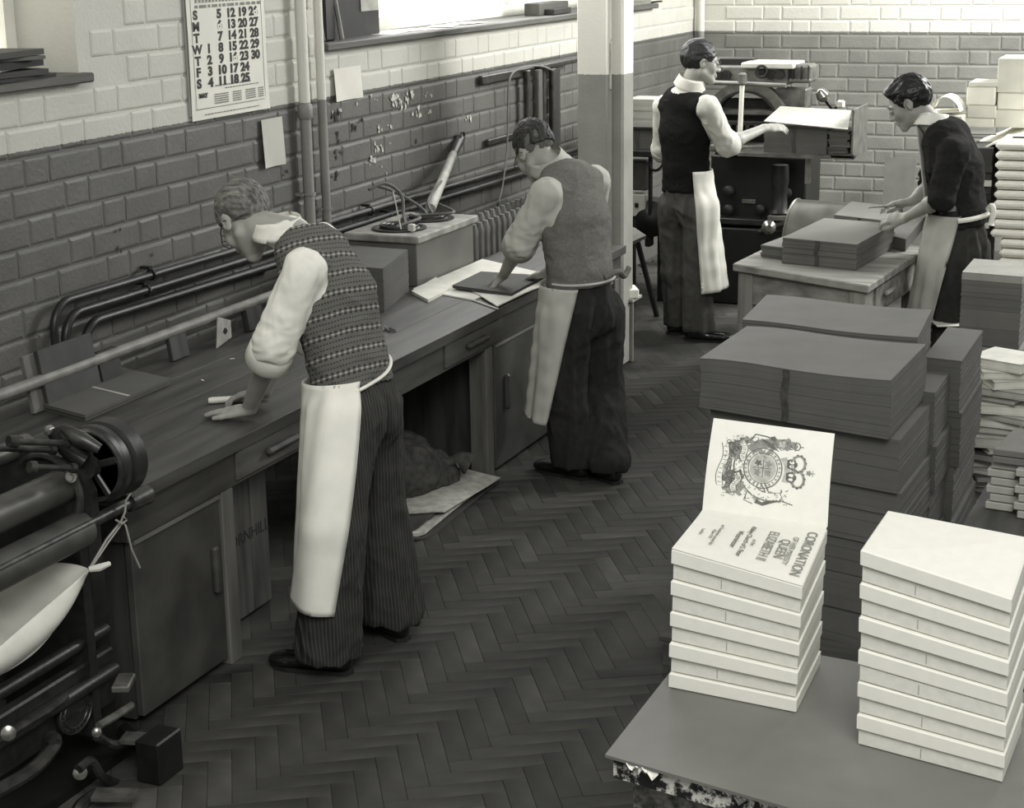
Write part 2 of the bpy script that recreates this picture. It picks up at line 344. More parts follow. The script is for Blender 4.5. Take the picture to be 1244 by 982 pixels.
def note(u0, v0, u1, v1, name, label, cat, v, lines=False, x=XW+.013, skew=0):
    a, b = onx(u0, v0, x), onx(u1, v1, x); t = None
    m = MB().sheet(lambda u, w_: (x+.006+.01*(1-w_)*(u-.5)**2*4, a[1]+(b[1]-a[1])*u, b[2]+(a[2]-b[2])*w_), 6, 6, .001, (1, 0, 0))
    return solo(name, m, mat('note_%d' % v, v, .7, .03, 6, .03), label, cat, smooth=True)
note(316, 146, 344, 199, 'wall_note', 'blank pale paper slip stuck on the dark brick just right of the calendar', 'paper', 182)
note(404, 84, 438, 118, 'wall_note', 'white ruled card on the wall right of the two upright pipes', 'paper', 205)
# plaster and paint blotches left on the bricks
sp = MB(); rr = random.Random(5); spd = MB()
for (u, v, n, s) in ((480, 122, 9, .022), (498, 118, 6, .018), (520, 112, 4, .015), (455, 118, 3, .01), (435, 122, 2, .012), (505, 135, 8, .02), (488, 128, 4, .02), (462, 155, 4, .012), (476, 152, 3, .01), (460, 178, 8, .016), (475, 177, 2, .01), (452, 196, 6, .015), (465, 206, 2, .008), (567, 146, 4, .014), (522, 138, 4, .01), (409, 136, 3, .012), (540, 265, 1, .01)):
    for k in range(n):
        p = onx(u+rr.uniform(-5, 5), v+rr.uniform(-5, 5), XW+.0095); r0 = s*rr.uniform(.35, 1.1); ph = rr.uniform(0, 6)
        sp.prism([(r0*(1+.35*math.sin(3*a+ph)+.2*math.sin(5*a))*math.cos(a)*.7, r0*(1+.35*math.sin(3*a+ph))*math.sin(a)) for a in np.linspace(0, 2*math.pi, 12)[:-1]], p, (0, 1, 0), (0, 0, 1), (1, 0, 0), .0015)
for (u, v, n, s) in ((409, 138, 5, .025), (430, 155, 4, .02), (436, 150, 3, .018), (407, 166, 4, .018), (412, 190, 4, .02), (408, 212, 3, .02), (347, 212, 3, .012), (505, 175, 2, .016), (580, 215, 1, .014), (415, 270, 2, .012), (143, 283, 2, .01), (144, 306, 2, .01), (184, 309, 1, .01)):
    for k in range(n):
        p = onx(u+rr.uniform(-5, 5), v+rr.uniform(-6, 6), XW+.0095); r0 = s*rr.uniform(.3, .9); ph = rr.uniform(0, 6)
        spd.prism([(r0*(1+.35*math.sin(3*a+ph)+.2*math.sin(5*a))*math.cos(a)*.7, r0*(1+.35*math.sin(3*a+ph))*math.sin(a)) for a in np.linspace(0, 2*math.pi, 12)[:-1]], p, (0, 1, 0), (0, 0, 1), (1, 0, 0), .0012)
part('plaster_blotches', sp, mat('plaster_white', 190, .9, .05), wall_left, kind='stuff'); part('chipped_marks', spd, mat('chip_dark', 50, .9, .2), wall_left, kind='stuff')
# ------------------------------------------------------------------ things on the window sills
def flat(name, poly, z, th, m, label, cat, group=None, curl=0):
    P = np.array([p[:2] for p in poly]); c = P.mean(0); V = []; mbx = MB()
    mbx.prism([tuple(p) for p in P], (0, 0, z), (1, 0, 0), (0, 1, 0), (0, 0, 1), th); return solo(name, mbx, m, label, cat, group)
def rect(cx, cy_, w_, d, a): return [tuple((rz(a) @ np.array([sx*w_/2, sy_*d/2, 0]))[:2]+np.array([cx, cy_])) for sx, sy_ in ((-1, -1), (1, -1), (1, 1), (-1, 1))]
DPAP = [mat('paper_%d' % v, v, .75, .05, 8, .03) for v in (40, 62, 90, 170, 215, 232)]
z = SILL+.001; tt = [(0, .34, .3, .012, .05, 'long dark folder at the bottom of the pile on the left window sill'), (1, .3, .27, .02, -.1, 'thick dark grey book above the bottom folder on the left window sill'), (4, .22, .2, .006, .3, 'white papers tucked in the middle of the pile on the left window sill'),
     (0, .31, .26, .025, .1, 'black album with a worn edge in the pile on the left window sill'), (2, .26, .24, .012, -.2, 'mid grey folder near the top of the pile on the left window sill'), (1, .3, .28, .02, .12, 'dark flat folder lying topmost in the pile on the left window sill')]
c0 = onx(25, 95, XW)
for i, (k, a, b, h, ang, lb) in enumerate(tt):
    flat('folder' if 'folder' in lb else 'sheaf' if 'papers' in lb else 'book', rect(XW-.1+.01*i, 4.92-.02*(i % 2)-.012*i, b, a+.1, ang), z, h, DPAP[k], lb, 'folder' if 'folder' in lb else 'papers' if 'papers' in lb else 'book'); z += h+.002
# dark easel-backed boards at the left end of the long window
t = thing('display_board', (XW-.1, 7.45, SILL), 'dark propped board on a strut at the left end of the long window sill', 'board')
part('panel', MB().span((XW-.12, 7.2, SILL), (XW-.105, 7.98, 2.6)), mat('board_black', 22, .6, .2), t)
part('strut', MB().tube([(XW-.02, 7.42, SILL+.005), (XW-.09, 7.36, 2.5)], .012, 6), mat('strut_grey', 110, .5), t)
part('strut', MB().tube([(XW-.03, 7.26, SILL+.005), (XW-.09, 7.22, 2.5)], .008, 6), mat('strut_dark', 60, .5), t)
solo('bound_book', MB().box((XW-.06, 7.33, SILL+.2), (.06, .12, .4), rz(.1), .01), mat('book_black', 16, .4), 'tall black bound book standing against the dark propped board', 'book')
solo('print_card', MB().span((XW-.103, 7.78, SILL+.12), (XW-.1, 7.97, SILL+.5)), mat('card_grey', 150, .6), 'light grey card fixed on the dark propped board on the sill', 'card')
rr = random.Random(11)
for i, (u, v, w_, d, a, k, lb) in enumerate(((490, 30, .2, .3, .2, 4, 'white sheet nearest the dark propped board on the long window sill'), (520, 25, .24, .34, -.3, 5, 'large bright sheet lying left of the folded edge on the long window sill'), (556, 24, .2, .26, .3, 4, 'white sheet with a turned-up corner midway along the long window sill'),
                         (585, 17, .18, .26, -.1, 5, 'small white sheet just left of the dark ledger on the long window sill'))):
    p = onx(u, v+6, XW); flat('paper_sheet', rect(XW-.09, p[1], w_*.7, d, a), SILL+.001+i*.0012, .001, DPAP[k], lb, 'paper')
p = onz(578, 18, SILL); solo('ledger', MB().box((XW-.02, p[1]+.1, SILL+.02), (.07, .34, .035), rz(.05), .004), DPAP[0], 'small dark ledger lying on the long window sill', 'book')
p = onz(600, 14, SILL)
t = thing('glass_jar', (XW-.05, p[1]+.2, SILL), 'small glass jar beside the dark ledger on the long window sill', 'jar')
part('jar_body', MB().lathe((XW-.05, p[1]+.2, SILL+.001), (0, 0, 1), [(0, .04), (.08, .042), (.09, .03), (.1, .03)], 16), mat('jar_grey', 150, .1, .3, 9, 0, spec=.8), t, smooth=True)
part('lid', MB().lathe((XW-.05, p[1]+.2, SILL+.1), (0, 0, 1), [(0, .032), (.015, .032)], 16), IRON, t, smooth=True)
solo('paper_parcel', MB().box((XW-.07, p[1]+.62, SILL+.045), (.13, .42, .09), rz(.06), .02), mat('parcel', 175, .6, .15, 14, .5), 'crumpled pale paper parcel right of the jar on the long window sill', 'parcel')
solo('tray', MB().span((XW-.13, p[1]+.95, SILL), (XW+.0, p[1]+1.75, SILL+.012)), mat('tray_grey', 120, .5), 'flat grey tray right of the parcel on the long window sill', 'tray')
solo('dark_box', MB().span((XW-.14, 10.0, SILL+.0), (XW-.04, 10.5, SILL+.075), .004), mat('box_dark', 70, .6), 'small dark box on the long window sill just left of the square pillar', 'box')
# ------------------------------------------------------------------ tool rack on the wall
t = thing('tool_rack', (XW, 9.7, 1.5), 'iron wall rack of hanging bars below the long window', 'rack')
p0, p1 = onx(590, 94, XW+.02), onx(640, 88, XW+.02)
part('bracket', MB().box(((XW+.03), (p0[1]+p1[1])/2, p0[2]-.01), (.03, p1[1]-p0[1]+.2, .05), None, .006), IRON2, t)
p0 = onx(591, 173, XW+.02); part('bracket', MB().box((XW+.03, p0[1]+.28, p0[2]), (.03, .6, .035), None, .006), IRON2, t)
rb = MB(); 
for k, (u, w_) in enumerate(((646, .05), (656, .06), (665, .045), (673, .06), (680, .09))):
    a = onx(u, 88+k*-.5, XW+.09); l = .5; part('hanging_bar', MB().box((XW+.06+.02*(k % 2), a[1], 1.30), (.03, w_*1.1, .52-.01*k), None, .006), [IRON2, mat('bar_grey', 78, .5), IRON2, IRON2, mat('bar_dark', 42, .5)][k], t)
part('top_bar', MB().box((XW+.06, 10.02, 1.565), (.05, .62, .03), None, .006), IRON2, t)
t2 = solo('hanging_cable', MB().tube(curve_pts([onx(672, 86, XW+.1), onx(655, 80, XW+.1), onx(630, 84, XW+.09), onx(619, 97, XW+.08), onx(617, 130, XW+.07), onx(616, 180, XW+.07), onx(611, 222, XW+.08), onx(606, 245, XW+.09)], 8), .006, 6), mat('cable_grey', 100, .6), 'thin grey cable looping from the iron rack down the wall', 'cable', smooth=True)
solo('cable_plug', MB().lathe(onx(606, 245, XW+.09)+np.array([0, 0, -.13]), (0, 0, 1), [(0, .012), (.01, .022), (.09, .02), (.12, .008)], 10), IRON, 'black plug hanging at the end of the grey wall cable', 'plug', smooth=True)
# radiator
RX = -3.57; t = thing('radiator', (RX, 8.75, .1), 'cast iron column radiator standing under the wall pipes', 'radiator'); RADM = mat('radiator_paint', 92, .5, .12, 10, .1)
y = 7.78; n = 0; RH = .93
while y < 9.75:
    m = MB()
    for dx in (-.06, .06): m.lathe((RX+dx, y, .12), (0, 0, 1), [(0, .006), (.02, .022), (.05, .024), (RH-.2, .024), (RH-.16, .026), (RH-.12, .014)], 8)
    for z in (.17, RH-.06): m.box((RX, y, z), (.12, .034, .05), None, .012)
    part('column', m, RADM, t, smooth=True); y += .072; n += 1
part('header_pipe', MB().tube([(RX, 7.74, .13), (RX, 9.8, .13)], .02, 8), RADM, t, smooth=True)
# ------------------------------------------------------------------ the long bench
BX, BBK, BY0, BY1, BZ = -2.90, -3.76, 3.92, 8.35, .763
t = thing('work_bench', (-3.3, 6.1, 0), 'long dark wooden work bench against the left wall', 'bench')
for k in range(4):
    x0 = BBK+(BX-BBK)*k/4; part('top_plank', MB().span((x0+.0002, BY0, BZ-.042), (x0+(BX-BBK)/4-.0002, BY1 if k > 1 else 7.67, BZ), .0012), DWOOD, t)
part('top_plank', MB().span((-3.46, 7.67, BZ-.042), (BBK+(BX-BBK)/2-.0002, BY1, BZ), .0012), DWOOD, t)
part('front_rail', MB().span((BX-.05, BY0+.03, .60), (BX-.022, BY1-.02, BZ-.043), .003), DWOOD, t)
part('end_rail', MB().span((BBK+.03, BY0+.03, .60), (BX-.05, BY0+.055, BZ-.043)), DWOOD, t)
def yf(u, v): return onx(u, v, BX-.02)[1]
for y0, y1, v in ((4.55, 5.1, 0), (6.15, 6.75, 0)):
    d = part('drawer', MB().span((BX-.045, y0, .615), (BX-.014, y1, BZ-.05), .004), wood('drawer_wood', 70, .25, 'Y', .5), t)
    part('drawer_pull', MB().box((BX-.002, (y0+y1)/2, .665), (.03, .21, .026), None, .01), DWOODZ, d)
for y, m_ in ((4.50, 0), (6.62, 0), (8.28, 0)):
    part('leg', MB().span((BX-.11, y-.035, 0), (BX-.025, y+.035, .60), .004), wood('leg_wood', 84, .25, 'Z'), t)
for y, xb_ in ((4.02, BBK+.04), (8.25, -3.45)): part('leg', MB().span((xb_, y-.035, 0), (xb_+.025, y+.035, .72), .004), DWOODZ, t)
# left cupboard
def cup(y0, y1, label, handle, hy, panel_y, bk=BBK+.05):
    c = thing('bench_cupboard', (-3.3, (y0+y1)/2, 0), label, 'cupboard')
    part('carcass', MB().span((bk, y0, .02), (BX-.06, y1, .598)), DWOODZ, c)
    d = part('door', MB().span((BX-.058, y0+.005, .03), (BX-.03, y1-.005, .596), .004), mat('door_board', 60, .5, .25, 5, .1), c)
    part('door_pull', MB().box((BX-.02, hy, .36), (.025, .03, .16), None, .008), mat('pull_wood', 60, .5, .2), d)
    part('edge_strip', MB().span((BX-.03, y0+.01, .585), (BX-.022, y1-.01, .598)), wood('strip', 92, .2), c)
cup(3.97, 4.46, 'dark cupboard under the left end of the bench, beside the iron press', True, 4.40, 0)
cup(6.68, 8.22, 'dark cupboard under the far part of the bench, behind the second bending man', True, 6.80, 0, -3.42)
part('plinth', MB().span((-3.42, 6.6, 0), (BX-.07, 8.2, .02)), DWOODZ, t)
# crate in the knee space with a faint stencil
t = thing('wooden_crate', (-3.3, 4.75, 0), 'stencilled wooden crate standing under the bench right of the left cupboard', 'crate')
for k in range(4): part('board', MB().span((-3.55, 4.52+.118*k, .02), (-3.08, 4.52+.118*k+.115, .56), .003), wood('crate_wood', 66, .3, 'Z'), t)
text_obj('stencil_text', 'CORNHILL', .062, mat('stencil_ink', 30, .8), t, frame4((-3.0795, 4.69, .29), (0, 1, 0), (0, 0, 1)), sx=1.0)
# ------------------------------------------------------------------ on the bench
GB = [mat('greyboard_%d' % v, v, .75, .05, 7, .06) for v in (66, 80, 92, 104, 118)]
def slab(corners, z, h, m, name, label, cat, group=None, n=1, jit=.0, root=None, pname='board'):
    """stack of n boards standing on the quadrilateral corners (real plan positions)"""
    P = [np.array(c[:2]) for c in corners]; b = MB(); rr = random.Random(len(label)*7+n)
    for k in range(n):
        dx, dy = rr.uniform(-jit, jit), rr.uniform(-jit, jit); hh = h/n
        b.prism([(p[0]+dx, p[1]+dy) for p in P], (0, 0, z+k*hh), (1, 0, 0), (0, 1, 0), (0, 0, 1), hh*.97 if n > 1 else hh)
    if root is not None: return part(pname, b, m, root)
    return solo(name, b, m, label, cat, group)
def para(a, b, c):   # parallelogram from three plan corners a-b-c
    a, b, c = [np.array(q[:2]) for q in (a, b, c)]; return [a, b, c, a+c-b]
# big board with a white tape
zb = BZ+.001
A, B, C_ = onz(40, 495, zb), onz(104, 512, zb), onz(207, 467, zb)
t = thing('cover_board', (A[0]+.2, A[1]+.2, zb), 'large grey board with a white tape across it, lying on the bench nearest the press', 'board')
q = para(A, B, C_); slab(q, zb, .012, GB[1], '', 'x', '', root=t, pname='lower_board'); q2 = [p+np.array([.006, -.008]) for p in q]; slab(q2, zb+.013, .012, GB[1], '', 'xy', '', root=t, pname='upper_board')
m1, m2 = (q2[0]+q2[3])/2, (q2[1]+q2[2])/2; dr = (q2[3]-q2[0])/np.linalg.norm(q2[3]-q2[0])*.007
slab([m1-dr, m2-dr, m2+dr, m1+dr], zb+.0252, .0008, mat('tape', 160, .6), '', 'xyz', '', root=t, pname='tape')
# boards leaning behind the rail
def lean(u0, u1, vb, h, x, th_, m, label, name='book_board', tilt=.16):
    a, b = onz(u0, vb[0], BZ), onz(u1, vb[1], BZ); ya, yb = onx(u0, vb[0], x)[1], onx(u1, vb[1], x)[1]
    o = solo(name, MB().box((0, 0, h/2), (th_, yb-ya, h), None, .002), m, label, 'board'); o.location = (x, (ya+yb)/2, BZ+.002); o.rotation_euler = (0, -tilt, 0); return o
lean(58, 122, (492, 465), .21, -3.70, .018, mat('leanboard_dark', 52, .5, .15), 'dark board leaning upright behind the rail at the near end of the bench')
lean(40, 60, (500, 490), .2, -3.72, .018, mat('leanboard_grey', 92, .6, .15), 'narrow grey board leaning left of the dark board behind the rail')
lean(123, 147, (470, 455), .13, -3.71, .03, mat('leanboard_black', 34, .5, .15), 'short black block leaning right of the dark board behind the rail')
lean(208, 228, (432, 422), .1, -3.70, .02, DWOODZ, 'small dark wooden block against the back of the bench, left of the white card')
lean(300, 318, (396, 390), .09, -3.70, .03, DWOODZ, 'small dark wooden block against the back of the bench beside the first man')
t = thing('leaning_card', onz(240, 421, zb), 'small white printed card propped against the back of the bench', 'card')
pa = onz(228, 423, zb); part('card', MB().prism([(0, 0), (.12, .02), (.145, .085), (.065, .115)], (-3.66, pa[1]+.03, BZ+.002), (0, 1, 0), (-.25, 0, .97), (1, 0, 0), .004), mat('card_white', 150, .6, .1, 30), t)
part('print_mark', MB().box((-3.668, pa[1]+.115, BZ+.052), (.008, .02, .018), rx(.6)), IRON, t)
# paper crumbs
for u, v in ((246, 462), (282, 436)): solo('paper_scrap', MB().box(onz(u, v, BZ+.003), (.006, .018, .002), rz(u)), DPAP[4], 'tiny white paper scrap on the bench %s' % ('nearest the first man\'s hands' if u == 246 else 'farther from the first man\'s hands, towards the rail'), 'scrap')
# board blocks and glue heater
A, B, C_ = onz(395, 372, zb), onz(467, 379, zb), onz(497, 353, zb)
q = [B+0, C_+0, C_+np.array([-.42, .03, 0]), B+np.array([-.42, .03, 0])]; slab([p[:2] for p in q], zb, .19, GB[1], 'board_stack', 'tall stack of grey boards on the bench between the first man and the heater box', 'board stack', n=24, jit=.0012)
t = thing('glue_heater', (-3.61, 7.3, BZ), 'grey metal heater box with two hotplates and cables on the bench by the wall', 'heater')
part('box_body', MB().span((-3.8, 7.0, BZ), (-3.45, 7.64, .965), .004), mat('heater_grey', 88, .45, .1, 5, .05), t)
part('top_plate', MB().span((-3.82, 6.98, .965), (-3.43, 7.66, 1.0), .006), mat('heater_top', 128, .6, .2, 12, .2), t)
for k, y in enumerate((7.17, 7.48)):
    r_ = part('hotplate', MB().lathe((-3.62, y, 1.0), (0, 0, 1), [(0, .13), (.008, .13), (.009, .11), (.004, .1), (.012, .09), (.012, .03), (.016, .02)], 24), IRON, t, smooth=True)
    for j in range(3): part('coil_ring', MB().tube([(-3.62+(.04+.025*j)*math.cos(a), y+(.04+.025*j)*math.sin(a), 1.018) for a in np.linspace(0, 2*math.pi, 19)], .005, 6), IRON2, r_)
part('switch', MB().box((-3.52, 7.1, 1.02), (.03, .03, .035), None, .004), mat('switch_white', 190, .4), t)
for pts in (((-3.6, 7.2, 1.02), (-3.66, 7.3, 1.05), (-3.7, 7.36, 1.13), (-3.75, 7.3, 1.19), (-3.8, 7.22, 1.17)), ((-3.6, 7.45, 1.02), (-3.68, 7.5, 1.06), (-3.78, 7.45, 1.13), (-3.86, 7.38, 1.17)), ((-3.6, 7.1, 1.02), (-3.55, 7.25, 1.04), (-3.64, 7.38, 1.03), (-3.5, 7.52, 1.03), (-3.62, 7.62, 1.05)), ((-3.6, 7.5, 1.02), (-3.7, 7.66, 1.06), (-3.72, 7.86, 1.13))):
    part('cable', MB().tube(curve_pts(pts, 8), .008, 6), mat('cable_mid', 84, .6), t, smooth=True)
part('flex', MB().tube([(-3.55, 7.05, 1.02), (-3.57, 7.02, 1.2)], .003, 5), mat('switch_white', 190), t)
# brush handle leaning on the wall from the heater
a, b = np.array((-3.72, 7.72, 1.01)), onx(558, 170, XW+.02)
t = thing('long_brush', a, 'pale wooden-handled tool with a black end leaning on the wall above the heater', 'tool')
part('handle', MB().tube([a, a+(b-a)*.78], [.028, .022], 10), mat('handle_pale', 150, .55, .12, 9, .1), t, smooth=True)
part('ferrule', MB().tube([a+(b-a)*.78, a+(b-a)*.9, a+(b-a)], [.024, .026, .03], 10), IRON, t, smooth=True)
part('ring', MB().tube([b+np.array([.02, .025*math.cos(k), .02+.025*math.sin(k)]) for k in np.linspace(0, 6.28, 13)], .006, 6), IRON2, t)
# printed sheets and board under the second man's hand
A, B, C_, D_ = onz(502, 353, zb), onz(570, 320, zb), onz(660, 345, zb), onz(602, 371, zb)
PW = mat('print_paper', 205, .65, .04, 14, .02)
def quad(pix, z, th, m, name, label, cat, group=None, curl=0):
    P = [onz(u, v, z) for u, v in pix]
    mb_ = MB().sheet(lambda a, b: (P[0]*(1-a)*(1-b)+P[1]*a*(1-b)+P[2]*a*b+P[3]*(1-a)*b)+np.array([0, 0, th+curl*(math.sin(3.1*a)*b)]), 8, 8, th)
    return solo(name, mb_, m, label, cat, group, smooth=True)
quad(((500, 357), (530, 340), (545, 355), (520, 368)), zb, .014, PW, 'leaflet_pile', 'small white pile of folded leaflets at the near corner of the big sheets', 'leaflets')
quad(((502, 352), (586, 316), (655, 332), (575, 366)), zb, .006, PW, 'paper_sheets', 'large white printed sheets spread on the bench under the second man\'s hands', 'sheets')
quad(((570, 352), (640, 330), (668, 345), (604, 373)), zb+.007, .005, PW, 'paper_sheet', 'white sheet with a turned edge jutting toward the bench front below the dark board', 'sheet', curl=.006)
P4 = [onz(u, v, zb+.016) for u, v in ((550, 350), (585, 333), (662, 338), (622, 360))]
t = thing('dark_board', P4[0], 'dark grey cover board under the second man\'s spread hand', 'board')
slab([p[:2] for p in P4], zb+.015, .006, GB[0], '', 'a', '', root=t, pname='lower_board'); slab([p[:2]+np.array([-.004, .004]) for p in P4], zb+.022, .006, GB[0], '', 'b', '', root=t, pname='upper_board')
a, b = onz(562, 361, zb), onz(604, 376, zb); solo('ruler', MB().box((a+b)/2+np.array([0, 0, .003]), (np.linalg.norm(b-a), .014, .004), rz(math.atan2(b[1]-a[1], b[0]-a[0]))), DPAP[3], 'thin pale ruler lying at the front edge of the bench by the white sheets', 'ruler')
c = onz(474, 401, zb+.004); t = thing('scissors', c, 'dark scissors lying on the bench just right of the first man\'s waist', 'scissors')
for s in (-1, 1):
    part('handle_loop', MB().tube([c+np.array([.012*s+.016*math.cos(k), -.01*s+.02*math.sin(k), 0]) for k in np.linspace(0, 6.28, 13)], .003, 6), IRON, t); part('blade', MB().box(c+np.array([-.05, .05*s*.2+.04, 0]), (.1, .01, .003), rz(2.2+.1*s)), STEEL, t)
# white bone folder / roll under the first man's right hand is built with his hands below
# sack and newspapers on the floor under the bench
NP = mat('newsprint', 172, .8, .12, 30, .05); NPD = mat('newsprint_dark', 60, .8, .12)
zf = .002
for i, (px, m, h, lb) in enumerate(((((487, 662), (520, 655), (607, 588), (500, 566)), NPD, .012, 'dark bottom sheet of the newspapers on the floor under the bench'), (((484, 655), (516, 650), (600, 585), (498, 563)), NP, .018, 'thick folded newspapers on the floor under the bench'), (((478, 650), (510, 642), (560, 600), (488, 620)), NPD, .004, 'dark printed sheet lying on the newspapers by the first man\'s trouser hem'),
                              (((470, 622), (540, 625), (608, 580), (487, 555)), NP, .006, 'pale open newspaper sheet topmost on the floor pile under the bench'))):
    P = [onz(u, v, zf) for u, v in px]; rr = random.Random(i)
    b = MB().sheet(lambda a, c: (P[0]*(1-a)*(1-c)+P[1]*a*(1-c)+P[2]*a*c+P[3]*(1-a)*c)+np.array([0, 0, h+.006*math.sin(5*a+3*c+i)]), 10, 10, h*.8)
    solo('newspaper', b, m, lb, 'newspaper', smooth=True); zf += h+.004
# ================================================================== square pillar
COLM = wall_mat('pillar_paint', 142, 228)
pc = onz(703, 447, 0)
PX0, PX1, PY = ony(702.5, 300, 8.75)[0], ony(755, 300, 8.75)[0], 8.75
mid = PX0+(PX1-PX0)*.68
col = solo('pillar', MB().span((PX0, PY, 0), (mid, PY+.2, 3.3), .004).span((mid, PY+.025, 0), (PX1, PY+.2, 3.3), .012), COLM, 'square pale and grey painted pillar standing behind the second bending man', 'pillar')
part('conduit', MB().tube([(mid+.02, PY+.01, 1.79), (mid+.02, PY-.01, 1.77), (mid+.02, PY-.01, 1.53), (mid+.01, PY+.02, 1.51)], .006, 6), mat('conduit', 150, .5), col)
part('corner_bead', MB().tube([(mid+.005, PY+.01, 0), (mid+.005, PY+.01, 3.3)], .018, 8), COLM, col, smooth=True)
solo('corner_pipe', MB().tube([(XW+.06, YB-.06, 1.4), (XW+.06, YB-.06, 3.3)], .03, 12), PIPEM, 'slim upright pipe in the far corner of the room above the standing man', 'pipe', smooth=True)
# ================================================================== iron press, lower left
PR = thing('iron_press', (-3.0, 3.3, 0), 'black cast iron roller press in front of the near end of the bench', 'press')
MB_K = mat('machine_black', 18, .5, .3, 20, .05)
def yray(u, v, y): return ony(u, v, y)
r1 = ony(72, 592, 3.64); part('upper_roller', MB().lathe((r1[0], 2.2, r1[2]), (0, 1, 0), [(0, .048), (1.46, .048), (1.465, .04)], 24), mat('roller_grey', 84, .35, .15, 10, .05, metal=.4), PR, smooth=True)
r2 = ony(105, 640, 3.68); part('lower_roller', MB().lathe((r2[0], 2.2, r2[2]), (0, 1, 0), [(0, .05), (1.46, .05)], 24), mat('roller_wood', 62, .5, .2, 10, .05), PR, smooth=True)
r3 = ony(20, 560, 3.62); part('back_roller', MB().lathe((r3[0]-.05, 2.2, r3[2]+.01), (0, 1, 0), [(0, .03), (1.5, .03), (1.5, .034), (1.53, .034)], 18), mat('roller_grey', 84), PR, smooth=True)
e = ony(178, 601, 3.93); part('tie_rod', MB().lathe((e[0], 2.2, e[2]), (0, 1, 0), [(0, .017), (1.64, .017), (1.642, .026), (1.73, .03), (1.74, .02)], 16), IRON2, PR, smooth=True)
g = ony(112, 566, 3.72); RG = .112
gw = part('pulley_wheel', MB().lathe(g, (0, 1, 0), [(0, RG*.25), (0, RG*.93), (.008, RG), (.03, RG), (.036, RG*.9), (.05, RG*.9), (.056, RG), (.1, RG*1.03), (.106, RG*.95), (.106, RG*.3)], 40), IRON, PR, smooth=True)
part('rim_band', MB().lathe(g+np.array([0, -.004, 0]), (0, 1, 0), [(0, RG*.8), (-.008, RG*.84), (-.01, RG*.9), (0, RG*.95)], 40), IRON2, gw, smooth=True)
part('wheel_hub', MB().lathe(g+np.array([0, -.03, 0]), (0, 1, 0), [(0, .02), (0, .03), (.04, .035)], 20), IRON2, gw, smooth=True)
for k in range(5): a = k*1.2566+.3; part('spoke', MB().box(g+np.array([.055*math.cos(a), -.006, .055*math.sin(a)]), (.085, .014, .022), ry(-a), .004), IRON, gw)
# curved end frame
fr = [(-.33, -.80), (-.33, -.02), (-.27, .05), (-.2, .055), (-.12, .04), (-.05, .035), (.0, .0), (.03, -.06), (.03, -.14), (-.02, -.2), (-.02, -.80)]
part('end_frame', MB().prism([(a, b) for a, b in fr], (g[0]-.0, 3.66, g[2]+.0), (1, 0, 0), (0, 0, 1), (0, 1, 0), .035), IRON, PR)
part('frame_arc', MB().tube([(g[0]-.11+.11*math.cos(a), 3.655, g[2]-.075+.11*math.sin(a)) for a in np.linspace(-.5, 2.3, 16)], .014, 8), IRON2, PR, smooth=True)
kn = ony(66, 520, 3.66)
part('link_arm', MB().tube([kn, kn+np.array([.015, 0, -.04]), g+np.array([-.05, -.05, .06]), g+np.array([0, -.03, .02])], [.028, .02, .022, .025], 12), IRON, PR, smooth=True)
part('arm_pin', MB().lathe(kn+np.array([0, -.035, 0]), (0, 1, 0), [(0, .01), (.002, .013), (.02, .013)], 12), STEEL, PR, smooth=True)
b1 = ony(96, 533, 3.62); part('grip_lobe', MB().tube([b1+np.array([-.05, 0, .025]), b1, b1+np.array([.05, .02, -.03])], [.012, .024, .014], 12), IRON2, PR, smooth=True)
b2 = ony(88, 579, 3.62); part('frame_bolt', MB().lathe(b2, (.4, -1, .2), [(0, .016), (.014, .016), (.015, .009), (.03, .009)], 10), STEEL, PR, smooth=True)
for uv, l in (((30, 537), .12), ((5, 545), .14), ((50, 568), .09)):
    q = ony(uv[0], uv[1], 3.5); part('adjusting_screw', MB().lathe(q, (.35, .9, -.25), [(-l*.4, .016), (-l*.2, .018), (-l*.2, .009), (l, .009), (l, .014), (l+.015, .014)], 10), IRON2, PR, smooth=True)
for z0, x0, r_ in ((.40, -2.90, .02), (.28, -2.88, .022)): part('stay_bar', MB().tube([(x0, 2.3, z0), (x0, 3.78, z0)], r_, 10), IRON, PR, smooth=True)
part('side_beam', MB().span((-2.93, 2.3, .17), (-2.89, 3.8, .34), .006), IRON, PR)
part('back_panel', MB().span((-3.5, 2.3, .05), (-3.46, 3.8, .7)), IRON, PR)
part('frame_post', MB().span((-3.04, 3.78, 0), (-2.94, 3.86, .72), .01), IRON, PR)
# oval maker's plate
c = onx(92, 866, -2.875); pl = MB(); 
op = part('oval_plate', MB().prism([(.075*math.cos(a), .062*math.sin(a)) for a in np.linspace(0, 2*math.pi, 37)[:-1]], (-2.884, c[1], c[2]), (0, 1, 0), (0, 0, 1), (1, 0, 0), .009), IRON, PR)
for s in (1, .72): part('plate_ring', MB().tube([(-2.874, c[1]+.072*s*math.cos(a), c[2]+.059*s*math.sin(a)) for a in np.linspace(0, 2*math.pi, 37)], .0025, 6), IRON2, op, smooth=True)
ltr = MB()
for k in range(22):
    a = 2*math.pi*k/22; ltr.box((-2.874, c[1]+.061*math.cos(a), c[2]+.05*math.sin(a)), (.003, .006, .009), rx(a+math.pi/2))
for k in range(9): ltr.box((-2.874, c[1]+(-4+k)*.0095, c[2]), (.003, .006, .012))
part('raised_lettering', ltr, IRON2, op, kind='stuff')
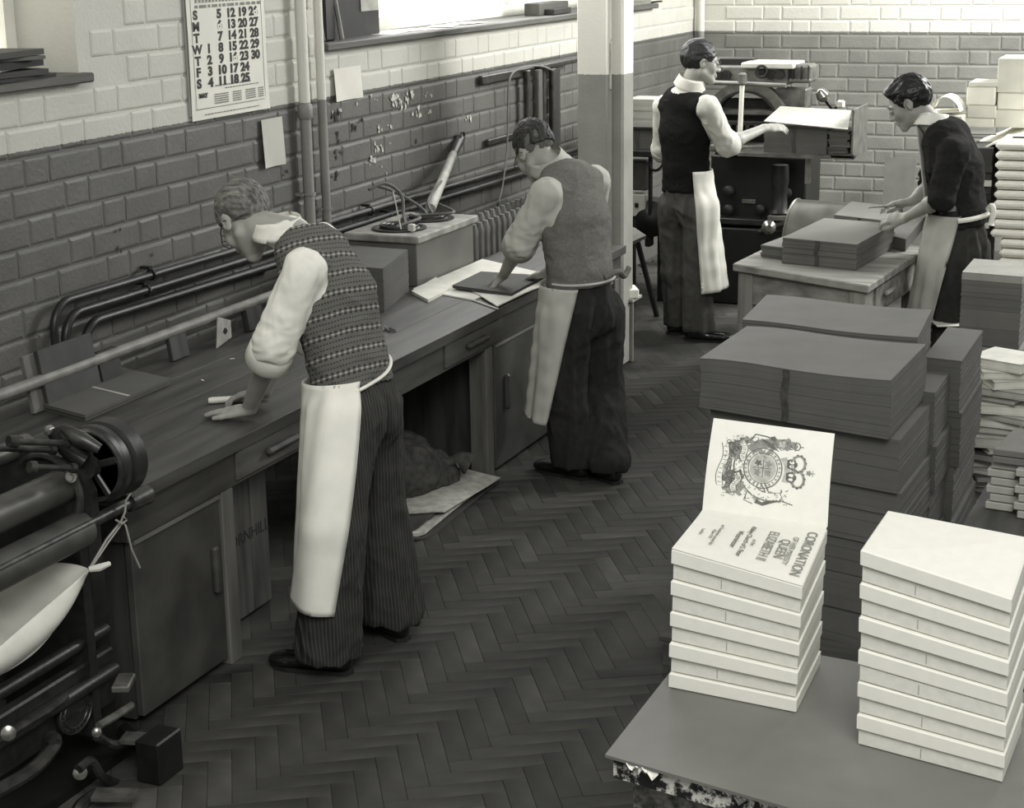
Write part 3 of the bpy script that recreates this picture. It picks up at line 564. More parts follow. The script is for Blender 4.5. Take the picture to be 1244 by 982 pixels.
# levers, pedals and foot
def lev(pix, x, r, name='lever', m=IRON2): P = [onx(u, v, x) for u, v in pix]; part(name, MB().tube(curve_pts(P, 6), r, 8), m, PR, smooth=True)
lev(((-10, 965), (40, 935), (66, 905), (62, 895)), -2.84, .02); lev(((118, 895), (135, 905), (152, 903), (172, 892)), -2.82, .014); lev(((95, 935), (110, 925), (125, 945), (150, 955)), -2.80, .014)
lev(((-10, 905), (30, 880), (60, 862), (80, 846)), -2.86, .012); lev(((120, 882), (140, 870), (160, 857)), -2.86, .012, m=mat('worn_edge', 92, .5, .3, 20)); lev(((118, 965), (98, 980), (90, 1000)), -2.8, .02)
for u, v, d in ((97, 938, .02), (117, 889, .014), (10, 890, .02)): q = onx(u, v, -2.81); part('pivot_knob', MB().lathe(q, (.6, -.7, .2), [(-.02, d*.7), (0, d), (.015, d), (.02, d*.5)], 12), STEEL, PR, smooth=True)
q = onz(175, 898, .10); part('pedal', MB().box(q, (.13, .06, .012), rz(.25)), mat('pedal_worn', 96, .4, .25, 20, .05, metal=.5), PR)
q = onz(140, 966, .04); part('pedal', MB().box(q, (.12, .06, .012), rz(.35)), mat('pedal_worn', 96), PR)
q = onz(188, 955, 0); part('foot_block', MB().span((q[0]-.06, q[1]+.0, 0), (q[0]+.02, q[1]+.12, .13), .005), MB_K, PR)
q_ = onz(150, 830, .28); part('pawl', MB().box(q_, (.05, .1, .02), rz(.4), .004), mat('pedal_worn', 96), PR)
part('dark_fill_plate', MB().span((-3.5, 2.3, 0), (-2.86, 3.86, .03)), MB_K, PR); part('foot_beam', MB().tube([(-2.9, 3.84, .05), (q[0]-.02, q[1]+.05, .06)], .03, 8), MB_K, PR)  # dark plate added to fill the near-black area under the press
# cloth sling tied under the press with string
CL = mat('sling_cloth', 178, .85, .06, 12, .1)
K = onx(108, 694, -2.83)
t = thing('cloth_sling', K-np.array([0, .3, .2]), 'pale canvas sling tied under the rollers of the iron press', 'cloth')
A0, A1, A2 = onx(-40, 720, -2.95), onx(60, 668, -2.98), onx(108, 692, -2.83); B0, B1 = onx(-60, 850, -2.80), onx(60, 790, -2.80)
def sl(a, b):
    top = A0*(1-a)**2+A1*2*a*(1-a)+A2*a*a; lo = onx(-60, 850, -2.83)*(1-a)**2+onx(70, 800, -2.79)*2*a*(1-a)+A2*a*a
    p = top*(1-b)+lo*b; p = p+np.array([-.10*math.sin(math.pi*b)*(1-a**3)*.8+.008*math.sin(9*a+4*b), 0, -.03*math.sin(math.pi*b)*(1-a)]); return p
part('canvas', MB().sheet(sl, 24, 18, .002, (1, 0, 0)), CL, t, smooth='all')
def hem(a, b):
    lo = onx(-60, 850, -2.83)*(1-a)**2+onx(70, 800, -2.79)*2*a*(1-a)+A2*a*a; up = onx(-60, 838, -2.80)*(1-a)**2+onx(58, 735, -2.77)*2*a*(1-a)+onx(106, 695, -2.81)*a*a
    return lo*(1-b)+up*b+np.array([.03*math.sin(math.pi*b)*math.sin(math.pi*min(1, a*1.05)), 0, 0])
part('turned_edge', MB().sheet(hem, 24, 8, .002, (1, 0, 0)), mat('sling_edge', 200, .85, .04, 12, .1), t, smooth='all')
part('knot_tail', MB().tube([A2, onx(120, 690, -2.81), onx(133, 685, -2.8)], [.008, .011, .007], 8), mat('sling_edge', 200), t, smooth=True)
STR = mat('string', 140, .8, .1)
t = thing('string', K, 'thin pale string from the canvas sling up to the end of the press rod', 'string')
part('strand', MB().tube([A2, onx(130, 655, -2.82), onx(147, 634, -2.81), onx(152, 622, -2.8), onx(153, 608, -2.8), onx(161, 596, -2.84)], .0035, 5), STR, t)
part('strand', MB().tube([A2+np.array([0, .008, 0]), onx(133, 657, -2.82), onx(150, 634, -2.81), onx(153, 640, -2.8), onx(160, 668, -2.8), onx(170, 690, -2.8)], .003, 5), STR, t)
part('loop', MB().tube([onx(141, 632, -2.8), onx(148, 637, -2.8), onx(154, 632, -2.8), onx(150, 628, -2.8)], .003, 5), STR, t)
# ================================================================== far table with its board piles
TZ = .76; A, B, Cc = onz(890, 320, TZ), onz(1055, 347, TZ), onz(1118, 306, TZ)
ex = (B-A)/np.linalg.norm(B-A); ey = (Cc-B)/np.linalg.norm(Cc-B); W, D = np.linalg.norm(B-A), 1.1
TBL = wood('table_wood', 134, .2, 'X', .7); TBV = wood('table_leg_wood', 132, .2, 'Z', .7); ang = math.atan2(ex[1], ex[0]); RT = rz(ang)
t = thing('table', A+ex*W/2+ey*D/2-np.array([0, 0, TZ]), 'worn wooden table with drawer between the two standing men', 'table')
def TP(a, b, z): return A*(1, 1, 0)+ex*a+ey*b+np.array([0, 0, z])
def TBOX(c, d, b=0):
    m_ = MB().box((0, 0, 0), d, None, b); K = np.stack([ex, ey, (0, 0, 1)], 1); m_.v = [tuple(K @ np.array(v)+c) for v in m_.v]; return m_
for k in range(4): part('top_plank', TBOX(TP(W/2, D*(k+.5)/4, TZ-.02), (W, D/4-.002, .038), .005), TBL, t)
for a in (.07, W-.07):
    for b in (.07, D-.07): part('leg', TBOX(TP(a, b, (TZ-.04)/2), (.09, .09, TZ-.04), .006), TBV, t)
part('apron', TBOX(TP(W/2, .05, .64), (W-.2, .025, .15)), TBL, t); part('apron', TBOX(TP(W/2, D-.05, .64), (W-.2, .025, .15)), TBL, t); part('apron', TBOX(TP(.05, D/2, .64), (.025, D-.2, .15)), TBL, t)
part('apron', TBOX(TP(W-.05, D/2, .64), (.025, D-.2, .15)), TBL, t)
d = part('drawer', TBOX(TP(W-.035, .45, .64), (.02, .45, .12), .004), TBL, t); part('drawer_pull', TBOX(TP(W-.01, .42, .655), (.03, .16, .025), .01), TBV, d)
for u, v in ((1004, 355), (1033, 359), (1034, 349)): q = ony(u, v, TP(W/2, .03, 0)[1]); part('bolt_head', MB().lathe(q, (0, -1, 0), [(0, .009), (.006, .007)], 8), IRON, t)
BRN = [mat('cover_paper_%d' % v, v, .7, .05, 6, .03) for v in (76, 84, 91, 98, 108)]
def bundle(name, a, b, c, z0, z1, m, label, cat='board bundle', group=None, n=18, jit=.002, sag=0, droop=0, band=True, bulge=0, topm=None, seed=0):
    """bundle of loose boards: plan corners a (left front), b (right front), c (right back)"""
    a, b, c = [np.array(q[:2], float) for q in (a, b, c)]; rr = random.Random(seed+n); o3 = (a+c)/2
    t = thing(name, (o3[0], o3[1], z0), label, cat, group); mbx = MB(); h = (z1-z0)/n
    def surf(s, tt, z): 
        p = a+(b-a)*s+(c-b)*tt; return np.array([p[0], p[1], z-sag*4*s*(1-s)-droop*max(0, .35-s)**2*6])
    for k in range(n):
        dx, dy = rr.uniform(-jit, jit)+bulge*math.sin(math.pi*k/n), rr.uniform(-jit, jit); zt = z0+(k+1)*h
        nu = 10 if (sag or droop) else 1; fk = (k+1)/n
        mbx.sheet(lambda s, q: surf(s, q, 0)*(1, 1, fk)+np.array([dx, dy, zt]), nu, 1, h*.99)
    part('boards', mbx, m, t)
    def top(s, q): return surf(s, q, 0)+np.array([0, 0, z1+.002])
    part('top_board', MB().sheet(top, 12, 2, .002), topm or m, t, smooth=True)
    if band:
        s = .47; P = [surf(s, 0, 0)*(1, 1, f)+np.array([0, 0, z0+(z1-z0)*f]) for f in np.linspace(0.02, 1, 9)]; nrm = np.array([(b-a)[1], -(b-a)[0], 0]); nrm /= np.linalg.norm(nrm); u_ = np.array([*(b-a), 0])/np.linalg.norm(b-a)
        part('edge_mark', MB().sheet(lambda q, f: P[min(8, int(round(f*8)))]+nrm*(.004)+u_*((q-.5)*.022+.004*math.sin(9*f)), 1, 8, .002, nrm), mat('edge_mark', 62, .8, .2, 40), t)
    return t
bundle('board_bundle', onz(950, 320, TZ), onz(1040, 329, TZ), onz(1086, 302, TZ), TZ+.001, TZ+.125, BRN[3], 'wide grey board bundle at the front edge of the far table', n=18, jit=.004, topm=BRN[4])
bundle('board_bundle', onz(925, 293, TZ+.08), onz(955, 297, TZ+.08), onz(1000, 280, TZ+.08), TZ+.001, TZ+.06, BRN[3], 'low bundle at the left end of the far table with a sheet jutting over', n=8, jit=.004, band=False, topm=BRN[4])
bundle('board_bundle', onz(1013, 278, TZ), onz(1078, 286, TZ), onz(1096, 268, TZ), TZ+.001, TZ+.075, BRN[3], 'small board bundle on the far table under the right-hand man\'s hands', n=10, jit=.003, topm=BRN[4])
quad(((985, 282), (1012, 266), (1040, 268), (1012, 281)), TZ+.004, .012, BRN[0], 'dark_board', 'dark board lying at the back of the far table', 'board')
quad(((1078, 300), (1110, 270), (1124, 275), (1100, 305)), TZ+.004, .06, BRN[1], 'board_pile', 'dark board pile on the far table against the right-hand man\'s apron', 'board')
q = onz(946, 304, TZ+.004); t = thing('bone_tool', q, 'small dark scissors lying near the left edge of the far table', 'scissors')
for s in (-1, 1): part('blade', MB().box(q+np.array([.05, s*.012, 0]), (.12, .01, .004), rz(ang+s*.15)), IRON, t)
# ================================================================== the bundling machine at the back
t = M = thing('binding_machine', (-2.75, 10.8, 0), 'large black iron binding machine with an arched frame against the back wall', 'machine')
MG = mat('machine_grey', 96, .45, .2, 14, .08, metal=.3); MD = mat('machine_dark', 40, .45, .25, 14, .08, metal=.3); ML = mat('machine_pale', 190, .4, .06); MB_ = mat('machine_black', 18, .5, .3, 20, .05)
def PB(name, u0, v0, u1, v1, y, dep, m, bev=.006, root=None, **kw):
    a, b = ony(u0, v1, y), ony(u1, v0, y); return part(name, MB().span((a[0], y, a[2]), (b[0], y+dep, b[2]), bev), m, root or M, **kw)
def ringpts(u, v, y, r, ax='y', n=25, a0=0, a1=2*math.pi): c = ony(u, v, y); return [c+r*np.array([math.cos(a), 0, math.sin(a)]) for a in np.linspace(a0, a1, n)]
PB('head_beam', 862, 82, 958, 102, 10.6, .25, MG); PB('head_cover', 900, 77, 964, 83, 10.55, .3, ML); PB('dark_arm', 850, 71, 915, 80, 10.75, .12, MB_)
PB('gear_case', 962, 79, 985, 101, 10.6, .2, MG, .015); PB('side_bracket', 940, 108, 980, 132, 10.62, .16, MG, .01); PB('cap_plate', 958, 96, 984, 100, 10.58, .2, MG)
part('hand_wheel', MB().tube(ringpts(925, 87, 10.55, .035), .008, 8), MD, M, smooth=True); PB('wheel_boss', 921, 84, 929, 91, 10.57, .05, MD)
for u in (872, 882, 936, 947): part('gear', MB().lathe(ony(u, 91, 10.58), (0, 1, 0), [(0, .012), (0, .03), (.03, .03)], 12), MD, M, smooth=True)
for u0 in (962, 972, 981): PB('case_rib', u0, 80, u0+2, 99, 10.58, .02, MD, .002)
a = ony(858, 100, 10.45); b = ony(955, 104, 10.45); part('cross_rod', MB().tube([a, b], .014, 10), mat('rod_grey', 120, .35, .1, 10, 0, metal=.5), M, smooth=True)
a = ony(902, 96, 10.4); b = ony(899, 162, 10.4); part('pull_rod', MB().tube([a, b], .015, 10), mat('rod_white', 215, .4, .05), M, smooth=True); PB('rod_clamp', 896, 89, 905, 104, 10.36, .06, MG, .01)
c = ony(905, 152, 10.55)
def arc(n, ro, ri): return [(ro*math.cos(a), ro*math.sin(a)) for a in np.linspace(.15, math.pi-.15, n)]+[(ri*math.cos(a), ri*math.sin(a)) for a in np.linspace(math.pi-.15, .15, n)]
part('arch_frame', MB().prism(arc(20, .27, .215), c, (1, 0, 0), (0, 0, 1), (0, 1, 0), .1), MG, M); part('arch_lip', MB().prism(arc(20, .215, .2), c+np.array([0, -.01, 0]), (1, 0, 0), (0, 0, 1), (0, 1, 0), .12), MD, M)
PB('body_panel', 868, 120, 943, 205, 10.72, .15, MD); PB('feed_rail', 862, 134, 940, 139, 10.6, .1, MG); PB('bed', 862, 178, 930, 184, 10.5, .3, MG); PB('clamp_bar', 868, 148, 935, 152, 10.55, .1, MD)
for k in range(6): PB('clamp_finger', 872+11*k, 152, 878+11*k, 166, 10.55, .06, MD if k % 2 else MG, .004)
PB('black_body', 862, 192, 980, 300, 10.7, .4, MB_, .01); 
x0, x1 = ony(862, 300, 10.7)[0], ony(980, 300, 10.7)[0]; part('base_box', MB().span((x0-.05, 10.6, 0), (x1-.1, 11.2, .5), .01), MB_, M)
part('column', MB().lathe(ony(947, 258, 10.6), (0, 0, 1), [(0, .07), (.03, .05), (.14, .045), (.2, .055), (.3, .05)], 18), MD, M, smooth=True)
PB('lower_shelf', 932, 264, 968, 268, 10.5, .15, MG, .003); PB('name_strip', 901, 243, 917, 247, 10.68, .02, MG, .002); PB('sill_bar', 865, 268, 940, 272, 10.6, .1, MD)
part('ball_knob', MB().lathe(ony(934, 277, 10.4), (.3, -1, 0), [(-.05, .03), (-.02, .045), (0, .03), (.01, .02)], 14), STEEL, M, smooth=True); part('crank', MB().tube([ony(922, 282, 10.45), ony(938, 277, 10.45), ony(960, 270, 10.5)], .02, 8), MD, M, smooth=True)
for u, v in ((885, 255), (924, 255), (955, 235), (885, 232)): part('valve', MB().lathe(ony(u, v, 10.66), (0, -1, 0), [(-.02, .035), (.02, .035), (.03, .02)], 14), MD, M, smooth=True)
# feed table on the right with its bundles
ft = part('feed_table', MB().span((ony(898, 192, 10.2)[0], 10.15, ony(1000, 192, 10.2)[2]), (ony(1037, 192, 10.2)[0], 10.6, ony(1000, 188, 10.2)[2])), MG, M)
PB('end_plate', 1033, 133, 1038, 193, 10.18, .4, MG, .003); PB('table_leg', 977, 190, 984, 224, 10.35, .05, mat('leg_grey', 130, .5)); PB('table_brace', 1008, 188, 1038, 193, 10.15, .05, MD)
zs = ony(960, 188, 10.2)[2]+.002
bundle('board_bundle', ony(928, 188, 10.22), ony(1004, 188, 10.22), ony(1004, 188, 10.22)+np.array([.0, .3, 0]), zs, zs+.15, BRN[1], 'dark-edged board bundle on the feed table of the binding machine', n=16, jit=.003)
bundle('board_bundle', ony(1006, 188, 10.24), ony(1031, 190, 10.24), ony(1031, 188, 10.24)+np.array([0, .3, 0]), zs, zs+.14, BRN[3], 'loosely jogged board bundle at the right end of the feed table', n=9, jit=.012, band=False)
LB = [ony(928, 147, 10.15), ony(1030, 157, 10.15), ony(1034, 134, 10.5), ony(948, 129, 10.5)]
solo('pale_board', MB().sheet(lambda a, b: LB[0]*(1-a)*(1-b)+LB[1]*a*(1-b)+LB[2]*a*b+LB[3]*(1-a)*b, 8, 4, .004), mat('pale_board', 168, .6, .06, 20, .03), 'pale board held by the standing man over the feed table', 'board', smooth=True)
q = ony(1003, 121, 10.8); t = thing('desk_lamp', q, 'small chrome fitting on the wall above the feed table', 'fitting')
part('shade', MB().lathe(q, (-.5, -.3, .8), [(0, .03), (.03, .045), (.07, .03), (.08, .01)], 14), mat('chrome', 150, .15, .3, 5, 0, metal=.9), t, smooth=True); part('stem', MB().tube([q, q+np.array([.04, .02, -.06]), q+np.array([.09, .05, -.03])], .014, 8), IRON, t, smooth=True)
part('clip', MB().box(q+np.array([.09, .03, -.03]), (.05, .04, .05), None, .01), mat('rod_white', 215), t)
# left wing: shelves, switch boxes and motor
PB('wing_shelf', 752, 155, 800, 157, 10.3, .3, MD, .002); PB('wing_shelf', 752, 184, 802, 190, 10.3, .3, MB_, .004); PB('wing_leg', 787, 190, 791, 262, 10.4, .04, MB_)
zs = ony(780, 155, 10.3)[2]+.001
bundle('board_bundle', ony(760, 155, 10.32), ony(798, 155, 10.32), ony(798, 155, 10.32)+np.array([0, .25, 0]), zs, zs+.17, mat('pale_bundle', 150, .7, .05, 6, .03), 'pale board bundle on the left upper shelf of the binding machine', n=10, band=False)
zs = ony(780, 184, 10.3)[2]+.001
bundle('board_bundle', ony(752, 184, 10.32), ony(799, 184, 10.32), ony(799, 184, 10.32)+np.array([0, .25, 0]), zs, zs+.14, BRN[0], 'dark board bundle on the left lower shelf of the binding machine', n=12)
sb = PB('switch_case', 762, 196, 786, 231, 10.45, .12, mat('case_grey', 72, .5, .1), .012); w2 = PB('white_switch_box', 765, 237, 784, 263, 10.42, .1, mat('switchbox_white', 176, .5, .05), .006)
PB('switch_window', 771, 247, 775, 252, 10.41, .02, MB_, .001, root=w2); part('motor', MB().lathe(ony(793, 262, 10.6), (.2, -1, 0), [(-.1, .11), (.15, .12), (.16, .1), (.2, .04)], 22), MB_, M, smooth=True)
part('flex', MB().tube(curve_pts([ony(788, 196, 10.4), ony(792, 206, 10.4), ony(800, 206, 10.4), ony(808, 196, 10.45)], 6), .009, 6), MB_, M, smooth=True); PB('conduit_box', 783, 262, 790, 300, 10.45, .08, MB_)
for u, v in ((764, 268), (772, 270), (787, 258)): part('gland', MB().lathe(ony(u, v, 10.42), (0, 0, -1), [(-.02, .016), (.04, .014)], 8), STEEL if u == 787 else MD, M)
PB('wing_foot', 757, 268, 800, 276, 10.5, .3, MB_)
for u in (758, 796): 
    a = ony(u, 272, 10.5); part('wing_post', MB().span((a[0], 10.55, 0), (a[0]+.05, 10.6, a[2])), MB_, M)
def nrmz_(v): return v/np.linalg.norm(v)
# curved sheet-metal guard
c = ony(1008, 290, 10.0); c2 = ony(1000, 290, 10.0); R_ = .24
t = thing('curved_guard', (c[0], 10.1, 0), 'curved sheet metal guard standing behind the far table', 'guard')
zc = c[2]-.02; xa, xb = ony(975, 250, 9.9)[0], ony(1035, 250, 9.9)[0]; gy = 9.95
def gf(a, b): th_ = math.pi*(.02+.96*a); return np.array([xa+(xb-xa)*b-.02+.07*math.cos(th_)*0, gy+.2-.2*math.cos(th_)*1.0, .45+.36*math.sin(th_)])
dirx = np.array([.9, .25, 0]); dirx /= np.linalg.norm(dirx); dy_ = np.array([-.25, .9, 0])
E0 = ony(1038, 290, 9.9); E0[2] = 0; e1 = nrmz_(np.array([.22, .97, 0])); GR, GH, GZ = .2, .4, .40; axv = np.array([-.36, .06, 0])
def gf(a, b): th_ = math.pi*(1-a); return E0+e1*GR*math.cos(th_)+axv*(1-b)+np.array([0, 0, GZ+GH*math.sin(th_)])
GM = mat('guard_metal', 104, .4, .15, 8, .05, metal=.5)
part('curved_sheet', MB().sheet(gf, 24, 4, .006, (0, 0, 1)), GM, t, smooth=True)
part('end_plate', MB().prism([(GR*.97*math.cos(a), GH*.97*math.sin(a)) for a in np.linspace(0, math.pi, 25)], E0+axv*.12+np.array([0, 0, GZ]), e1, (0, 0, 1), axv/np.linalg.norm(axv), .006), MB_, t)  # black plate inside the open end stands for the guard's dark interior
for b in (0, 1): part('rolled_edge', MB().tube([gf(a, b) for a in np.linspace(0, 1, 25)], .007, 6), GM, t, smooth=True)
for a in (0, 1):
    for b in (.05, .95): p = gf(a, b); part('leg', MB().span((p[0]-.015, p[1]-.015, 0), (p[0]+.015, p[1]+.015, GZ)), MD, t)
a, b = ony(1076, 204, 12.95), ony(1114, 204, 12.95)
o = solo('leaning_board', MB().box((0, 0, .35), (b[0]-a[0], .02, .7)), mat('panel_grey', 108, .6, .05), 'plain grey panel leaning on the back wall behind the far table', 'board'); o.location = ((a[0]+b[0])/2, 12.85, 0); o.rotation_euler = (-.1, 0, 0)
# folding table beyond the pillar
t = thing('folding_table', onz(760, 292, .5), 'pale folding table with a slanting brace seen between the pillar and the standing man', 'table')
FY = 9.6; z_ = ony(785, 285, FY)[2]; P = [onz(735, 308, z_), onz(785, 286, z_), onz(770, 276, z_), onz(735, 285, z_)]
part('table_top', MB().prism([tuple(p[:2]) for p in P], (0, 0, z_-.02), (1, 0, 0), (0, 1, 0), (0, 0, 1), .02), mat('table_pale', 104, .6, .1), t)
a, b = ony(774, 292, FY), ony(798, 372, FY+.5); part('leg', MB().tube([a, (b[0], b[1], 0)], .018, 8), IRON, t); 
q = P[0]; part('leg', MB().tube([q+np.array([.05, .02, -.02]), (q[0]+.05, q[1]+.02, 0)], .018, 8), IRON, t); q = P[3]; part('leg', MB().tube([q+np.array([.05, -.02, -.02]), (q[0]+.05, q[1]-.02, 0)], .018, 8), IRON, t)
q = onz(760, 378, .02); t = thing('small_stand', q, 'low wooden stand holding white paper at the foot of the pillar', 'stand')
a = ony(762, 362, 8.95); part('shelf', MB().box((a[0], 8.95, a[2]), (.12, .16, .015)), TBL, t)
for dx in (-.045, .045): part('leg', MB().box((a[0]+dx, 8.9, a[2]/2), (.015, .015, a[2]-.01)), TBV, t)
solo('folded_paper', MB().box((a[0]+.0, 8.95, a[2]+.035), (.11, .14, .05), rz(.5), .004), DPAP[5], 'folded white paper on the low stand by the pillar', 'paper')
# ================================================================== the big stack of brown boards
zT = 1.0; fa, fb, fc = onz(850, 428, zT), onz(1082, 463, zT), onz(1125, 419, zT); SG = 'bundles of grey cover boards in the big stack'
PAL = wood('pallet_wood', 60, .25, 'X', .8)
t = thing('pallet', (-1.15, 5.9, 0), 'low dark wooden pallet under the big stack of grey boards', 'pallet')
for k in range(7): part('slat', MB().span((-1.62, 5.0+k*.26, .07), (-.8, 5.0+k*.26+.2, .09), .002), PAL, t)
for x in (-1.6, -1.2, -.86): part('runner', MB().span((x, 4.98, 0), (x+.06, 6.82, .07)), PAL, t)
a0, b0, c0 = fa[:2], fb[:2], fc[:2]
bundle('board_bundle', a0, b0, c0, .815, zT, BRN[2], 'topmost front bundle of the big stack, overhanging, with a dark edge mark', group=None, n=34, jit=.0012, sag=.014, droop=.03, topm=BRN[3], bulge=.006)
def shift(p, dx, dy): return np.array([p[0]+dx, p[1]+dy])
lv = [(.635, .805, .05, .03), (.555, .63, .065, .045), (.45, .55, .07, .04), (.33, .445, .06, .05), (.21, .325, .07, .04), (.091, .205, .06, .05)]
wd = ['second bundle from the top at the front of the big stack', 'third bundle from the top, thin, at the front of the big stack', 'fourth bundle from the top at the front of the big stack', 'fifth bundle from the top at the front of the big stack', 'sixth bundle from the top at the front of the big stack', 'lowest bundle on the pallet at the front of the big stack']
for i, (z0, z1, dx, dy) in enumerate(lv):
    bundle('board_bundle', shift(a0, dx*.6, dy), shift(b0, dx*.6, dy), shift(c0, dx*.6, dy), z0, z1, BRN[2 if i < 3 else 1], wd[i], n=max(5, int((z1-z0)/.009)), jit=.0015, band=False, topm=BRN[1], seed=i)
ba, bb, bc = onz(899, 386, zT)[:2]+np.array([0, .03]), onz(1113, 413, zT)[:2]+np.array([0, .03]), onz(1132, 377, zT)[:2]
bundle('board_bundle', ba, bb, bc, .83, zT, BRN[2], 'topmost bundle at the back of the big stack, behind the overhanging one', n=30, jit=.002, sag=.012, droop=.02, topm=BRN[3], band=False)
for i, (z0, z1, dx) in enumerate(((.62, .825, .03), (.45, .615, .05), (.27, .445, .03), (.091, .265, .05))):
    bundle('board_bundle', shift(ba, dx, 0), shift(bb, dx, 0), shift(bc, dx, 0), z0, z1, BRN[1], ['second', 'third', 'fourth', 'lowest'][i]+' bundle down at the back of the big stack', n=14, jit=.003, band=False, seed=20+i)
# two piles on the right flank
zc = .9; ca, cb, cc_ = onz(1114, 470, zc), onz(1158, 443, zc), onz(1191, 402, zc)
P1 = [onz(1110, 436, zc), onz(1168, 438, zc), onz(1191, 402, zc)]
P1 = [np.array([-.86, 5.83]), np.array([-.795, 5.83]), P1[2][:2]]
def rpile(x0, x1, y0, y1, levels, lbs, m, sd):
    for i, (z0, z1, dx) in enumerate(levels): bundle('board_bundle', (x0+dx, y0), (x1+dx, y0-.02), (x1+dx, y1), z0, z1, m[i % len(m)], lbs[i], n=max(4, int((z1-z0)/.008)), jit=.002, band=False, seed=sd+i)
q1, q2, q3 = onz(1169, 438, .88), onz(1191, 402, .88), onz(1112, 480, .84)
rpile(q1[0]-.13, q1[0], q1[1], q2[1], [(.70, .88, 0), (.5, .695, .01), (.3, .495, -.005), (.091, .295, .005)], [s+' bundle of the narrow far pile on the right flank of the big stack' for s in ('topmost', 'second', 'third', 'lowest')], [BRN[1], BRN[0]], 40)
rpile(q1[0]-.16, q1[0]-.035, q3[1]+.06, q1[1]-.03, [(.66, .84, 0), (.5, .655, .012), (.33, .495, 0), (.17, .325, .01), (.091, .165, 0)], [s+' bundle of the narrow near pile on the right flank of the big stack' for s in ('topmost', 'second', 'third', 'fourth', 'lowest')], [BRN[1], BRN[0]], 50)
# ================================================================== front table and the white books
FZ = .85; F0, F1 = onz(735, 917, FZ), onz(960, 982, FZ); fx = (F1-F0)/np.linalg.norm(F1-F0); fy = np.cross((0, 0, 1), fx); fang = math.atan2(fx[1], fx[0])
t = thing('packing_table', F0+fx*.7+fy*.35-np.array([0, 0, FZ]), 'grey topped packing table in the foreground carrying the white book stacks', 'table')
bk = onz(815, 815, FZ); PL = [F0, F0+fx*1.5, F0+fx*1.5+np.array([0, .78, 0]), np.array([F0[0]-.002, bk[1]+.21, FZ])]
part('table_top', MB().prism([tuple(p[:2]) for p in PL], (0, 0, FZ-.006), (1, 0, 0), (0, 1, 0), (0, 0, 1), .006), mat('top_board_grey', 104, .5, .07, 5, .03), t)
TM = bpy.data.materials.new('torn_canvas'); TM.use_nodes = True; nt = TM.node_tree; b = nt.nodes['Principled BSDF']; nz = nt.nodes.new('ShaderNodeTexNoise'); nz.inputs['Scale'].default_value = 28; nz.inputs['Detail'].default_value = 8; nz.inputs['Roughness'].default_value = .7
rp = nt.nodes.new('ShaderNodeValToRGB'); rp.color_ramp.elements[0].position = .49; rp.color_ramp.elements[0].color = tone(14); rp.color_ramp.elements[1].position = .56; rp.color_ramp.elements[1].color = tone(200); tc_ = nt.nodes.new('ShaderNodeTexCoord'); nt.links.new(tc_.outputs['Object'], nz.inputs['Vector']); nt.links.new(nz.outputs[0], rp.inputs[0]); nt.links.new(rp.outputs[0], b.inputs['Base Color']); b.inputs['Roughness'].default_value = .6
part('edge_frame', MB().prism([tuple((p[:2]+np.array(d))) for p, d in zip(PL, ((.012, .012), (0, .012), (0, -.0), (.012, -.0)))], (0, 0, FZ-.05), (1, 0, 0), (0, 1, 0), (0, 0, 1), .043), TM, t)
CV = mat('rough_canvas', 84, .95, .6, 55, 1.0, detail=10)
rr = random.Random(4)
def skirt(a, b): p = F0+fx*(1.5*a)+fx*.03+fy*(.05+.012*math.sin(19*a)+.01*math.sin(43*a+3*b)); return np.array([p[0], p[1], FZ-.045-.8*b])
part('canvas_skirt', MB().sheet(skirt, 60, 12, .003, (0, -1, 0)), CV, t, smooth='all')
part('canvas_side', MB().sheet(lambda a, b: np.array([F0[0]+.04+.006*math.sin(20*a), F0[1]+.06+a*.58, FZ-.045-.8*b]), 20, 8, .003, (-1, 0, 0)), CV, t, smooth='all')
for k in range(26):   # torn shreds of the canvas covering hanging at the front edge
    s = rr.uniform(.01, 1.2); p = F0+fx*s+fy*.006; l = rr.uniform(.006, .02); part('canvas_shred', MB().sheet(lambda a, b: p+fx*(a-.5)*rr.uniform(.8, 1)*l*2.2+np.array([0, 0, -.003-l*b*(.6+.5*math.sin(7*a+k))])-fy*.008*b, 4, 3, .001, (0, -1, 0)), DPAP[4] if k % 2 else DPAP[2], t)
WB = mat('book_paper', 215, .6, .012, 40, .04); WB2 = mat('book_section_paper', 204, .7, .025, 60, .06)
